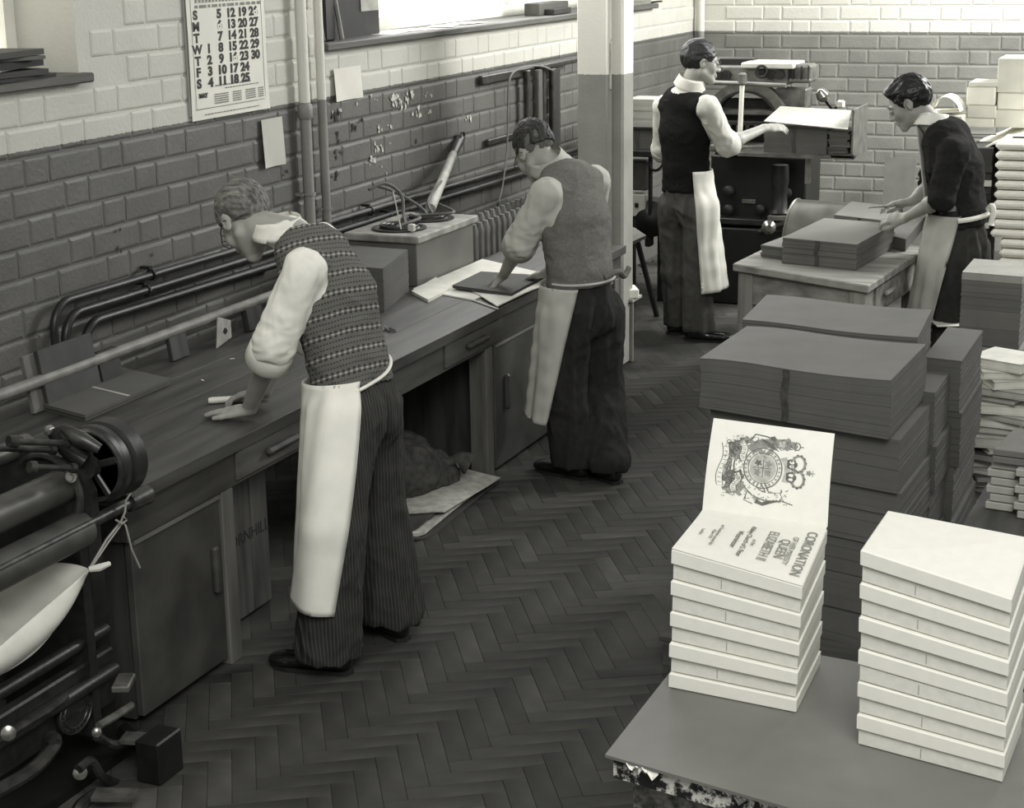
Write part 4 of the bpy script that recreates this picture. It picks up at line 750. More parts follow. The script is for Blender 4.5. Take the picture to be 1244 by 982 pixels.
def book_stack(cols, n, label, sd=0):
    """cols: the four foot points (front left, front right, back right, back left) with the height and sideways drift of the pile above each"""
    rr = random.Random(sd); out = []; B0 = [np.array(c[0], float) for c in cols]; U = [np.array([c[2][0], c[2][1], c[1]]) for c in cols]
    e = nrm_(B0[1]-B0[0]); f = nrm_(B0[3]-B0[0])
    for k in range(n):
        proud = (n-1-k) % 2 == 0; o_ = (0 if proud else .006)+rr.uniform(-.0015, .0015); ins = 0 if proud else .003
        sh = [e*ins+f*o_, -e*ins+f*o_, -e*ins+f*(o_*.3), e*ins+f*(o_*.3)]; lo_ = [B0[i]+U[i]*(k/n)+sh[i] for i in range(4)]; hi_ = [B0[i]+U[i]*((k+.95)/n)+sh[i] for i in range(4)]
        V = []; bv = .0022
        for z_, q in ((0, lo_), (1, hi_)):
            c_ = sum(q)/4; ins_ = [p+(c_-p)/np.linalg.norm(c_-p)*bv*1.6 for p in q]; dz_ = np.array([0, 0, bv if z_ == 0 else -bv])
            V += ([*ins_, *[p+dz_ for p in q]] if z_ == 0 else [*[p+dz_ for p in q], *ins_])
        V += [sum(V[:4])/4, sum(V[12:16])/4]; F = [(i, 16, (i+1) % 4) for i in range(4)]+[(12+i, 12+(i+1) % 4, 17) for i in range(4)]+[(r*4+i, r*4+(i+1) % 4, r*4+4+(i+1) % 4, r*4+4+i) for r in range(3) for i in range(4)]
        if k == n-1: lb = 'topmost book of the '+label
        elif k == 0: lb = 'lowest book of the '+label
        else: lb = ['', 'second', 'third', 'fourth', 'fifth', 'sixth', 'seventh', 'eighth', 'ninth', 'tenth', 'eleventh'][k]+' book from the bottom of the '+label
        m_ = MB().add(V, F); o = solo('book', m_, WB if proud else WB2, lb, 'book')
        if not proud:
            s_ = .42+rr.uniform(-.05, .05); p0 = lo_[0]*(1-s_)+lo_[1]*s_; part('sewn_mark', MB().box(p0-f*.0004+(hi_[0]-lo_[0])*.5, (.0012, .001, np.linalg.norm(hi_[0]-lo_[0])*.6)), mat('stitch', 150, .8), o)
        out.append(o)
    return out
def nrm_(v): return np.array(v, float)/np.linalg.norm(v)
c0, c1, c2 = onz(812, 836, FZ+.001), onz(967, 867, FZ+.001), onz(996.5, 807.5, FZ+.001); c3 = c0+(c2-c1)
LC = [(c0, .297, (.004, 0)), (c1, .263, (.005, 0)), (c2, .2975, (.005, 0)), (c3, .2955, (.002, 0))]
out = book_stack(LC, 9, 'left white book stack', 2); top = out[-1]
T0, T1, TH1, TH0 = [np.array(c[0])+np.array([c[2][0], c[2][1], c[1]*(1-.05/9)+.0008]) for c in LC]
top['label'] = 'topmost open book of the left stack with a printed title page and crest'; top.name = 'open_book'
INKG = mat('type_ink', 120, .8, .05); INKD = mat('type_ink_dark', 78, .8, .05); ENG = [mat('engraving_%d' % v, v, .8, .12, 60, 0) for v in (92, 128, 165, 200)]
up = nrm_(T1-T0); rd = nrm_(T0-TH0)   # page 'up' runs along the stack, reading direction runs to the front
PD = .285
def pagept(a, b): return (T0*(1-a)*b+T1*a*b+TH0*(1-a)*(1-b)+TH1*a*(1-b))+np.array([0, 0, .0012])     # a: along page height 0..1, b: 0 hinge .. 1 fore-edge
# topmost page sheet
part('title_page', MB().sheet(lambda a, b: pagept(a*.995+.002, b)+np.array([0, 0, .0+.003*math.exp(-b*14)]), 4, 16, .001), WB, top, smooth=True)
rows = [('CORONATION', .90, .034, INKG, .9), ('OF HER MAJESTY', .815, .018, INKG, 1), ('QUEEN', .735, .032, INKG, .9), ('ELIZABETH II', .625, .033, INKG, .8), ('at the', .535, .014, INKG, 1), ('Abbey Church of S. Peter', .475, .017, INKD, .95), ('Westminster', .40, .018, INKD, 1), ('on Tuesday the second day', .25, .0115, INKG, 1), ('of June 1953', .215, .011, INKG, 1), ('London', .13, .012, INKG, 1)]
for s, a, sz, m, sx in rows:
    o_ = text_obj('title_text', s, sz*.92, m, None, Matrix.Identity(4), .0002, 'CENTER', sx, .0); me = o_.data
    for vv in me.vertices:
        p_ = pagept(a-.02+vv.co.y/.275, .52+vv.co.x/.25)+np.array([0, 0, .0032+vv.co.z]); vv.co = Vector(p_-wloc(top))
    o_.parent = top
# top is rotated a little: undo for the parts built in world coordinates
def fixrot(o): pass
# leaf
L0, L1 = TH0+np.array([0, 0, .004]), TH1+np.array([0, 0, .004]); q0, q1 = ony(867, 508, L0[1]+.10), ony(1014, 527, L1[1]+.10)
ln = np.cross(L1-L0, q0-L0); ln /= np.linalg.norm(ln); ln = -ln if ln[1] > 0 else ln
def leafpt(a, b): p = L0*(1-a)*(1-b)+L1*a*(1-b)+q0*(1-a)*b+q1*a*b; return p+ln*(.006*math.sin(math.pi*b))   # a: page height, b: 0 hinge .. 1 free edge
lf = part('standing_leaf', MB().sheet(leafpt, 10, 12, .0012, ln), WB, top, smooth=True); fixrot(lf)
# engraved royal arms: drawn as inlaid shapes on the leaf. x = across (0 at the free edge, 1 at the hinge), y = page height 0..1
def AP(x, y, lift=.0006): return leafpt(y, 1-x)+ln*lift
def shape(pts, m, lift=.0006, name='crest_shape'): 
    V = [AP(x, y, lift) for x, y in pts]; c_ = np.mean(V, axis=0); V = V+[c_]; n_ = len(pts); mbx = SH.setdefault(m.name, [MB(), m]); mbx[0].add(V, [(i, (i+1) % n_, n_) for i in range(n_)])
SH = {}
def blob(cx, cy_, rx_, ry_, m, lift=.0006, w=0, ph=0, n=28): shape([(cx+rx_*math.cos(a)*(1+w*math.sin(5*a+ph)+.6*w*math.sin(11*a)), cy_+ry_*math.sin(a)*(1+w*math.sin(5*a+ph)+.6*w*math.sin(11*a))) for a in np.linspace(0, 2*math.pi, n)[:-1]], m, lift)
def stroke(pts, wd, m, lift=.001):
    P = [np.array(p, float) for p in pts]; L_, R2 = [], []
    for i, p in enumerate(P):
        d = P[min(i+1, len(P)-1)]-P[max(i-1, 0)]; d /= np.linalg.norm(d)+1e-9; nn = np.array([-d[1], d[0]]); L_.append(p+nn*wd/2); R2.append(p-nn*wd/2)
    mbx = SH.setdefault(m.name, [MB(), m]); V = [AP(x, y, lift) for x, y in L_+R2]; n_ = len(P); mbx[0].add(V, [(i, i+1, n_+i+1, n_+i) for i in range(n_-1)])
def loop(cx, cy_, r1, r2, wd, m, lift=.001, a0=0, a1=2*math.pi, n=33): stroke([(cx+r1*math.cos(a), cy_+r2*math.sin(a)) for a in np.linspace(a0, a1, n)], wd, m, lift)
E0, E1, E2, E3 = ENG
WHTE = WB
# mantling and scrolls at the foot of the arms (page bottom), supporters either side, crown at the head
for i, (x, y, a, b_) in enumerate(((.30, .20, .08, .05), (.45, .17, .1, .03), (.62, .19, .09, .05), (.74, .21, .05, .06), (.24, .27, .06, .05), (.36, .26, .07, .05), (.6, .27, .07, .04), (.7, .29, .05, .04), (.5, .21, .2, .022))): blob(x, y, a, b_, E1 if i % 2 else E0, .0004, .18, i)
for x0, x1, y0, y1 in ((.22, .44, .26, .32), (.57, .76, .25, .25), (.26, .72, .13, .13)): 
    stroke([(x0+(x1-x0)*s, y0+(y1-y0)*s+.02*math.sin(6*s)) for s in np.linspace(0, 1, 12)], .052, WHTE, .0009); stroke([(x0+(x1-x0)*s, y0+(y1-y0)*s+.02*math.sin(6*s)+.026) for s in np.linspace(0, 1, 12)], .006, E0, .0011); stroke([(x0+(x1-x0)*s, y0+(y1-y0)*s+.02*math.sin(6*s)-.026) for s in np.linspace(0, 1, 12)], .006, E0, .0011)
    for s in np.linspace(.08, .92, 9): xx, yy = x0+(x1-x0)*s, y0+(y1-y0)*s+.02*math.sin(6*s); stroke([(xx, yy-.014), (xx+.004, yy+.014)], .007, E1, .0012)
for k in range(8): loop(.24+.075*k*.9, .16+.05*((k*3) % 4)/2, .022, .018, .006, E0, .0013)
# garter circle with quartered shield
blob(.48, .46, .215, .155, E3, .0008); loop(.48, .46, .215, .155, .009, E0, .0012); loop(.48, .46, .165, .118, .006, E0, .0012); blob(.48, .46, .15, .105, E2, .0010)
for a in np.linspace(0, 2*math.pi, 27)[:-1]: stroke([(.48+.178*math.cos(a), .46+.128*math.sin(a)), (.48+.2*math.cos(a), .46+.145*math.sin(a))], .012, E1, .0013)
shape([(.48+dx, .46+dy) for dx, dy in ((-.1, .075), (.1, .075), (.1, -.0), (.06, -.06), (0, -.085), (-.06, -.06), (-.1, 0))], E2, .0012); stroke([(.48, .53), (.48, .38)], .006, E0, .0014); stroke([(.38, .462), (.58, .462)], .006, E0, .0014)
blob(.43, .5, .035, .025, E1, .0014, .3); blob(.53, .42, .035, .025, E1, .0014, .3); blob(.43, .42, .03, .025, E0, .0014, .3, 2)
for s in (-.03, -.01, .01, .03): stroke([(.5, .5+s*.6), (.56, .5+s*.6)], .005, E0, .0015)
# lion supporter (towards the free edge)
for pts, wd in (([(.3, .34), (.22, .42), (.2, .5), (.19, .6)], .1), ([(.24, .38), (.33, .45)], .045), ([(.2, .55), (.3, .5), (.36, .46)], .035), ([(.22, .36), (.17, .3), (.24, .26)], .04)): stroke(pts, wd, E1, .0009)
blob(.19, .63, .065, .05, E1, .001, .12); blob(.2, .6, .04, .03, E2, .0012, .2); blob(.145, .52, .025, .022, E0, .0012, .2); stroke([(.2, .33), (.12, .37), (.13, .46), (.15, .52)], .012, E0, .001)
for k in range(6): stroke([(.16+.015*k, .42+.012*k), (.2+.015*k, .5+.015*k)], .005, E0, .0014)
blob(.2, .70, .045, .02, E1, .0012, .2); loop(.2, .72, .04, .022, .008, E0, .0012); stroke([(.2, .74), (.2, .77)], .01, E1)
# unicorn supporter (towards the hinge)
for pts, wd in (([(.68, .36), (.75, .42), (.78, .5), (.77, .58)], .085), ([(.72, .4), (.64, .42)], .03), ([(.78, .52), (.7, .5), (.64, .47)], .028)): stroke(pts, wd+.012, E1, .0009); stroke(pts, wd-.012, WHTE, .0011)
blob(.77, .6, .05, .035, E1, .001, .1); blob(.765, .6, .038, .025, WHTE, .0012, .1); stroke([(.8, .62), (.83, .72)], .008, E0); stroke([(.84, .42), (.86, .48), (.82, .55), (.79, .62)], .035, E0, .001)
stroke([(.7, .36), (.84, .33), (.87, .4)], .01, E1); stroke([(.66, .3), (.74, .26), (.8, .3)], .03, E1, .0009)
# engraver's hatching
rh = random.Random(12)
for k in range(260):
    x_ = rh.uniform(.16, .84); y_ = rh.uniform(.13, .33) if k % 3 else rh.uniform(.33, .68)
    if k % 3 == 0: x_ = rh.choice((rh.uniform(.15, .27), rh.uniform(.69, .85)))
    a_ = rh.uniform(0, 3.1); l_ = rh.uniform(.01, .028); stroke([(x_, y_), (x_+l_*math.cos(a_)*.5, y_+l_*math.sin(a_)*.5), (x_+l_*math.cos(a_+.5), y_+l_*math.sin(a_+.5))], .005, (E0, E1, E2)[k % 3], .0015)
# crown and helm
stroke([(.34, .62), (.42, .655), (.5, .66), (.6, .645)], .05, E2, .0009)
for x in (.40, .54): blob(x, .69, .062, .042, E0, .001, .1); blob(x-.02, .69, .016, .02, WHTE, .0013); blob(x+.025, .69, .014, .018, WHTE, .0013)
for s in (-1, 1): loop(.47+s*.085, .745, .085, .05, .02, E1, .0011, n=22)
for s in (-1, 1):
    for a in np.linspace(0, 2*math.pi, 12): blob(.47+s*.085+.095*math.cos(a), .745+.058*math.sin(a), .009, .008, E0, .0013, n=8)
blob(.47, .83, .025, .02, E1, .0012, .2); stroke([(.47, .82), (.47, .88)], .012, E2); stroke([(.44, .86), (.5, .86)], .01, E2)
for k, (mbx, m) in SH.items():
    o_ = part('crest_print', mbx, m, top, kind='stuff'); fixrot(o_)
d0, d1, d2 = onz(1040, 906, FZ+.001), onz(1219, 954, FZ+.001), onz(1242, 892, FZ+.001)
out2 = book_stack([(d0, .386, (-.006, 0)), (d1, .351, (-.006, 0)), (d2, .39, (-.006, 0)), (d0+(d2-d1), .392, (-.006, 0))], 12, 'right white book stack', 5)
# ================================================================== right-hand side stacks
LT = wood('low_table_wood', 66, .25, 'Y', .7)
t = thing('low_table', (-.3, 5.1, 0), 'low brown table at the right edge behind the white books', 'table')
part('table_top', MB().prism([tuple(p[:2]) for p in (onz(1168, 640, .6), onz(1168, 640, .6)+np.array([.9, -.1, 0]), onz(1168, 640, .6)+np.array([.9, .85, 0]), onz(1225, 545, .6)+np.array([.0, 0, 0]))], (0, 0, .57), (1, 0, 0), (0, 1, 0), (0, 0, 1), .03), LT, t)
for x, y in ((-.58, 5.0), (.15, 4.9), (-.5, 5.5), (.15, 5.5)): part('leg', MB().span((x, y, 0), (x+.06, y+.06, .57)), LT, t)
# small zigzag stack of book blocks with a board on top
a = onz(1200, 620, .602)
SM = mat('small_book_paper', 158, .7, .04, 20, .03)
for k in range(6):
    for j, (dx, dy) in enumerate(((0, .02), (.09, -.04))):
        z0 = .602+k*.026; off = .012 if (k+j) % 2 else 0
        pos = ['lowest', 'second', 'third', 'fourth', 'fifth', 'topmost'][k]
        solo('small_book', MB().box((a[0]+dx+.04+off, a[1]+dy+.06, z0+.0125), (.085, .15, .0235), rz(-.12), .003), SM, '%s small book of the %s zigzag pile on the low table' % (pos+('' if k in (0, 5) else ' lowest'), 'left' if j == 0 else 'right'), 'book')
solo('cover_board', MB().box((a[0]+.13, a[1]+.1, .602+.156+.012), (.22, .26, .02), rz(-.12), .002).box((a[0]+.132, a[1]+.102, .602+.156+.034), (.22, .26, .02), rz(-.12), .002), mat('slate_board', 104, .7, .05), 'grey board lying over the small zigzag book piles at the right edge', 'board')
# heap of assorted white and dark books
HB = [mat('heap_%d' % v, v, .7, .06, 14, .05) for v in (205, 170, 120, 62)]
rr = random.Random(21); z0 = 0
lab = {0: 'white', 1: 'pale grey', 2: 'mid grey', 3: 'dark'}; XH, YH = -.86, 6.85
t = thing('heap_crate', (XH, YH, 0), 'dark packing case on the floor under the heap of assorted books', 'crate'); part('case_box', MB().span((XH-.16, YH-.15, .0), (XH+.3, YH+.25, .12), .01), LT, t)
z0 = .121; hs = [.03, .025, .03, .02, .03, .035, .02, .045, .03, .03, .025, .04, .03, .03, .035, .03, .04]; ks = [3, 1, 3, 1, 2, 3, 1, 1, 2, 0, 1, 0, 2, 1, 0, 0, 0]
ordw = ['lowest', 'second', 'third', 'fourth', 'fifth', 'sixth', 'seventh', 'eighth', 'ninth', 'tenth', 'eleventh', 'twelfth', 'thirteenth', 'fourteenth', 'fifteenth', 'sixteenth', 'topmost']
for i, (h, k) in enumerate(zip(hs, ks)):
    angb = rr.uniform(-.5, .5); o = thing('book', (XH+.08+rr.uniform(-.03, .03), YH+rr.uniform(-.02, .03), z0), '%s book%s up the untidy heap behind the big stack, %s' % (ordw[i], '', lab[k]), 'book', None, angb)
    part('page_block', MB().box((0, 0, h/2), (.22, .2, h*.8), None, .002), HB[min(k, 1)] if k < 3 else HB[2], o, world=False); part('cover', MB().box((0, 0, h*.06), (.23, .21, h*.1)).box((0, 0, h*.95), (.23, .21, h*.09)), HB[k], o, world=False); z0 += h+.002
# tall slate bundle stack beyond the heap
a, b = onz(1169, 331, .8), onz(1241, 339, .8)
GG = [mat('slate_%d' % v, v, .7, .04, 6, .03) for v in (96, 104)]
base = thing('stack_base', ((a[0]+b[0])/2, a[1]+.15, 0), 'pale boxes carrying the tall slate stack at the right', 'box'); part('box_body', MB().span((a[0]-.06, a[1]-.02, 0), (b[0]+.1, a[1]+.34, .46), .01), HB[2], base)
for i, (z0, z1) in enumerate(((.465, .545), (.548, .63), (.633, .71), (.713, .765))):
    bundle('board_bundle', (a[0], a[1]), (b[0], a[1]-.03), (b[0], a[1]+.33), z0, z1, GG[i % 2], ['lowest', 'second', 'third', 'upper'][i]+' slate bundle of the tall stack beside the right-hand man\'s legs', n=8, jit=.002, band=False, seed=70+i)
bundle('board_bundle', (a[0], a[1]), (b[0], a[1]-.03), (b[0], a[1]+.33), .768, .8, mat('pale_slate', 150, .7, .05), 'pale topmost bundle of the tall slate stack beside the right-hand man', n=4, band=False)
q = onz(1150, 392, .46); solo('white_paper', MB().box((q[0], q[1], .463), (.14, .2, .004), rz(.4)), DPAP[4], 'white sheet jutting out left of the tall slate stack', 'paper')
# stacks of pale sections at the far right
Y0 = 9.35; x0 = ony(1206, 200, Y0)[0]
t = thing('section_bench', (x0+.4, Y0+.3, 0), 'pale bench under the sheeted white sections at the far right', 'bench'); part('bench_body', MB().span((x0+.02, Y0+.42, 0), (x0+.9, Y0+1.4, 1.2), .01), mat('bench_pale', 120, .7), t)
ordw2 = ['', 'second', 'third', 'fourth', 'fifth', 'sixth', 'seventh', 'eighth', 'ninth', 'tenth', 'eleventh', 'twelfth', 'thirteenth', 'fourteenth', 'fifteenth', 'sixteenth', 'seventeenth', 'eighteenth', 'nineteenth', 'twentieth', 'twenty-first', 'twenty-second', 'twenty-third', 'twenty-fourth', 'twenty-fifth']
zz = .0; i = 0; SP = mat('section_paper', 242, .7, .03, 30, .04)
while zz < 1.2:
    h = .052; xo = 0 if zz > .72 else .045; n_ = 23-i; i += 1
    solo('section_bundle', MB().box((x0+.26+xo+rr.uniform(-.004, .004), Y0+.2, zz+.023), (.5, .38, .044), rz(rr.uniform(-.01, .01)), .016), SP, ('topmost' if n_ == 0 else ordw2[n_]+' from the top')+' white section bundle in the tall pile at the right edge', 'bundle', 'white section bundles in the tall right-hand pile', smooth=True); zz += .052
solo('draped_sheets', MB().sheet(lambda a, b: np.array([x0-.2+1.1*a, Y0+.1+1.0*b, 1.225+.012*math.sin(9*a)*math.cos(7*b)+.01*math.sin(15*a+3)-(.1*(.18-a)*5 if a < .18 else 0)]), 24, 14, .01), mat('sheet_white', 245, .7, .02), 'loose white sheets spread over the bench behind the right-hand man', 'sheets', smooth=True)
def RB(u0, v0, u1, v1, y, dep, m, name, lb, cat, bev=.004): 
    a, b = ony(u0, v1, y), ony(u1, v0, y); return solo(name, MB().span((a[0], y, a[2]), (b[0], y+dep, b[2]), bev), m, lb, cat)
BX1, BX2 = mat('carton_pale', 215, .7, .03), mat('carton_mid', 202, .7, .03); YY = 9.9
zt_ = 1.245
def stackbox(u0, u1, vs, y, dep, lbs, m):
    x_0, x_1 = ony(u0, 120, y)[0], ony(u1, 120, y)[0]; z = zt_
    for i, (h, lb) in enumerate(zip(vs, lbs)):
        solo('paper_parcel', MB().span((x_0+.008*(i % 2), y, z), (x_1+.008*(i % 2), y+dep, z+h), .005), m[i % 2], lb, 'parcel'); z += h+.002
stackbox(1174, 1209, (.05, .07, .10, .025), YY+.1, .25, ['lowest white parcel of the shorter stack behind the right-hand man', 'second white parcel from the bottom of the shorter stack behind the right-hand man', 'thick parcel near the top of the shorter stack behind the right-hand man', 'thin parcel topmost on the shorter stack behind the right-hand man'], (BX1, BX2))
stackbox(1210, 1252, (.10, .09, .19), YY+.12, .3, ['lowest parcel of the taller stack at the right edge by the back wall', 'middle parcel of the taller stack at the right edge by the back wall', 'tall topmost parcel of the taller stack at the right edge by the back wall'], (BX2, BX1))
c = ony(1150, 124, YY-.05)
t = thing('paper_roll', (c[0], YY, zt_), 'curled white paper roll on a pale box behind the right-hand man', 'paper roll')
part('lower_box', MB().span((c[0]-.09, YY-.05, zt_), (c[0]+.09, YY+.2, zt_+.075), .004), BX1, t)
part('curl', MB().sheet(lambda a, b: np.array([c[0]-.09+.17*(a if a < .5 else 1-a)*2*(1 if a < .5 else .97), YY-.05+.22*b, zt_+.09+(.0 if a < .5 else .075*math.sin(math.pi*(a-.5)*2)**.6)+.02*a]), 24, 4, .003), mat('sheet_white', 245), t, smooth=True)
q = ony(1186, 137, YY-.2); solo('slate_sheet', MB().box((q[0], YY-.15, 1.243), (.2, .2, .006), rz(.2)), GG[0], 'flat dark slate sheet in front of the white parcels', 'board')
q = ony(1240, 165, 9.5); solo('dark_strip', MB().box((q[0], 9.5, 1.25), (.08, .03, .008)), IRON, 'small dark strip lying on the white sheets at the right edge', 'strip')
t = thing('spool_rack', (x0-.12, Y0+.2, 0), 'dark slotted rack standing behind the right-hand man', 'rack')
part('rack_frame', MB().span((x0-.14, Y0+.05, 0), (x0-.01, Y0+.35, 1.2), .004), mat('rack_dark', 58, .6), t)
for k in range(12): part('rack_slat', MB().span((x0-.12, Y0+.02, .25+k*.075), (x0-.005, Y0+.05, .25+k*.075+.03)), [IRON, BX2, DPAP[1]][k % 3], t)
# ================================================================== figures: smooth bodies and clothes grown from distance fields
def nrmz(v): v = np.array(v, float); return v/(np.linalg.norm(v)+1e-12)
class SD:
    def __init__(s, lo, hi, h):
        s.lo = np.array(lo, float); s.h = h; s.n = np.ceil((np.array(hi)-s.lo)/h).astype(int)+1
        s.ax = [(s.lo[i]+h*np.arange(s.n[i])).astype(np.float32) for i in range(3)]; s.f = np.full(tuple(s.n), .2, np.float32)
    def sub(s, lo, hi):
        a = np.clip(np.floor((np.array(lo)-s.lo)/s.h).astype(int), 0, s.n); b = np.clip(np.ceil((np.array(hi)-s.lo)/s.h).astype(int)+1, 0, s.n)
        if (b-a).min() <= 0: return None, None
        sl = tuple(slice(a[i], b[i]) for i in range(3)); return sl, (s.ax[0][sl[0]][:, None, None], s.ax[1][sl[1]][None, :, None], s.ax[2][sl[2]][None, None, :])
    def put(s, fn, lo, hi, k, mode='u'):
        m = k+s.h*2+.004 if mode == 'u' else k+.01; sl, X = s.sub(np.array(lo)-m, np.array(hi)+m)
        if sl is None: return s
        d = fn(*X).astype(np.float32); f = s.f[sl]
        if mode == 'u':
            if k > 0: hh = np.clip(.5+.5*(f-d)/k, 0, 1); s.f[sl] = f*(1-hh)+d*hh-k*hh*(1-hh)
            else: s.f[sl] = np.minimum(f, d)
        else:
            d = -d
            if k > 0: hh = np.clip(.5-.5*(f-d)/k, 0, 1); s.f[sl] = f*(1-hh)+d*hh+k*hh*(1-hh)
            else: s.f[sl] = np.maximum(f, d)
        return s
    def rc(s, a, b, ra, rb, k=.02, mode='u'):
        a, b = np.array(a, float), np.array(b, float); ba = b-a; L = float(ba@ba)+1e-12
        def fn(x, y, z):
            px, py, pz = x-a[0], y-a[1], z-a[2]; t = np.clip((px*ba[0]+py*ba[1]+pz*ba[2])/L, 0, 1)
            return np.sqrt((px-t*ba[0])**2+(py-t*ba[1])**2+(pz-t*ba[2])**2)-(ra+(rb-ra)*t)
        r = max(ra, rb); return s.put(fn, np.minimum(a, b)-r, np.maximum(a, b)+r, k, mode)
    def es(s, a, b, ra, rb, side, k=.02, mode='u'):     # elliptical limb: ra, rb = (half width along side, half depth)
        a, b = np.array(a, float), np.array(b, float); ba = b-a; L = float(ba@ba)+1e-12; ax = ba/math.sqrt(L)
        S = np.array(side, float); S = nrmz(S-ax*(S@ax)); F = np.cross(S, ax)
        def fn(x, y, z):
            px, py, pz = x-a[0], y-a[1], z-a[2]; t = np.clip((px*ba[0]+py*ba[1]+pz*ba[2])/L, 0, 1)
            qx, qy, qz = px-t*ba[0], py-t*ba[1], pz-t*ba[2]
            u = qx*S[0]+qy*S[1]+qz*S[2]; v = qx*F[0]+qy*F[1]+qz*F[2]; w_ = qx*ax[0]+qy*ax[1]+qz*ax[2]
            r1 = ra[0]+(rb[0]-ra[0])*t; r2 = ra[1]+(rb[1]-ra[1])*t; r3 = np.minimum(r1, r2)
            k0 = np.sqrt((u/r1)**2+(v/r2)**2+(w_/r3)**2); k1 = np.sqrt((u/r1**2)**2+(v/r2**2)**2+(w_/r3**2)**2)+1e-6
            return k0*(k0-1)/k1
        r = max(*ra, *rb); return s.put(fn, np.minimum(a, b)-r, np.maximum(a, b)+r, k, mode)
    def el(s, c, r, R=None, k=.02, mode='u'):
        c = np.array(c, float); R = np.eye(3) if R is None else np.array(R, float)   # columns of R are the ellipsoid's axes
        def fn(x, y, z):
            px, py, pz = x-c[0], y-c[1], z-c[2]; q = [px*R[0, i]+py*R[1, i]+pz*R[2, i] for i in range(3)]
            k0 = np.sqrt(sum((q[i]/r[i])**2 for i in range(3))); k1 = np.sqrt(sum((q[i]/r[i]**2)**2 for i in range(3)))+1e-6
            return k0*(k0-1)/k1
        m = max(r); return s.put(fn, c-m, c+m, k, mode)
    def plane(s, p, n, k=.004, lo=None, hi=None):   # removes what lies on the side n points to
        p = np.array(p, float); n = nrmz(n); lo = s.lo if lo is None else lo; hi = s.lo+s.n*s.h if hi is None else hi
        return s.put(lambda x, y, z: -((x-p[0])*n[0]+(y-p[1])*n[1]+(z-p[2])*n[2])+0*x*y*z, lo, hi, k, 'c') if False else s._pl(p, n, k, lo, hi)
    def _pl(s, p, n, k, lo, hi):
        sl, X = s.sub(lo, hi); 
        if sl is None: return s
        d = (X[0]-p[0])*n[0]+(X[1]-p[1])*n[1]+(X[2]-p[2])*n[2]; f = s.f[sl]; s.f[sl] = np.maximum(f, d.astype(np.float32)); return s
    def mesh(s):
        f = s.f; sg = f < 0; A = sg[:-1, :-1, :-1].copy(); O = A.copy()
        for dx in (0, 1):
            for dy in (0, 1):
                for dz in (0, 1):
                    q = sg[dx:sg.shape[0]-1+dx, dy:sg.shape[1]-1+dy, dz:sg.shape[2]-1+dz]; A &= q; O |= q
        act = O & ~A; I = np.argwhere(act); idx = np.full(act.shape, -1, np.int32); idx[tuple(I.T)] = np.arange(len(I))
        acc = np.zeros((len(I), 3)); cnt = np.zeros(len(I)); C8 = [(a, b, c) for a in (0, 1) for b in (0, 1) for c in (0, 1)]
        val = {c: f[I[:, 0]+c[0], I[:, 1]+c[1], I[:, 2]+c[2]] for c in C8}
        for c in C8:
            for ax in range(3):
                if c[ax] == 0:
                    d = list(c); d[ax] = 1; d = tuple(d); va, vb = val[c], val[d]; m = (va < 0) != (vb < 0); t = np.where(m, va/(va-vb+1e-12), 0)
                    p = np.tile(np.array(c, float), (len(I), 1)); p[:, ax] += t; acc[m] += p[m]; cnt[m] += 1
        V = (I+acc/cnt[:, None])*s.h+s.lo; F = []
        for ax in range(3):
            sl0 = [slice(None)]*3; sl1 = [slice(None)]*3; sl0[ax] = slice(0, -1); sl1[ax] = slice(1, None)
            a0, a1 = sg[tuple(sl0)], sg[tuple(sl1)]; E = np.argwhere(a0 != a1); o1, o2 = (ax+1) % 3, (ax+2) % 3
            ok = (E[:, o1] > 0) & (E[:, o2] > 0) & (E[:, o1] < act.shape[o1]) & (E[:, o2] < act.shape[o2]) & (E[:, ax] < act.shape[ax]); E = E[ok]
            fl = a0[tuple(E.T)]; q = []
            for d1, d2 in ((0, 0), (-1, 0), (-1, -1), (0, -1)): G = E.copy(); G[:, o1] += d1; G[:, o2] += d2; q.append(idx[tuple(G.T)])
            q = np.stack(q, 1); q = np.where(fl[:, None], q, q[:, ::-1]); F.append(q)
        F = np.concatenate(F); F = F[(F >= 0).all(1)]; return V, F
def vnormals(V, F):
    n = np.cross(V[F[:, 2]]-V[F[:, 0]], V[F[:, 3]]-V[F[:, 1]]); N = np.zeros_like(V)
    for i in range(4): np.add.at(N, F[:, i], n)
    return N/(np.linalg.norm(N, axis=1)[:, None]+1e-12)
def relax(V, F, it=1, lam=.5):
    E = np.concatenate([F[:, [0, 1]], F[:, [1, 2]], F[:, [2, 3]], F[:, [3, 0]]]); 
    for _ in range(it):
        A = np.zeros_like(V); c = np.zeros(len(V)); np.add.at(A, E[:, 0], V[E[:, 1]]); np.add.at(A, E[:, 1], V[E[:, 0]]); np.add.at(c, E[:, 0], 1); np.add.at(c, E[:, 1], 1)
        V = V*(1-lam)+lam*A/np.maximum(c, 1)[:, None]
    return V
def wnoise(P, freq, seed, stretch=(1, 1, 1), n=14):   # smooth pseudo-noise from crossing waves
    r = np.random.default_rng(seed); o = np.zeros(len(P)); Q = P*np.array(stretch)
    for i in range(n):
        d = nrmz(r.normal(size=3)); fq = freq*r.uniform(.6, 1.7); o += np.sin(Q@d*fq+r.uniform(0, 6.28)+1.2*np.sin(Q@nrmz(r.normal(size=3))*fq*.6+r.uniform(0, 6)))/math.sqrt(n)
    return o
def ridge(x): return 1-np.abs(x)          # sharp-edged creases
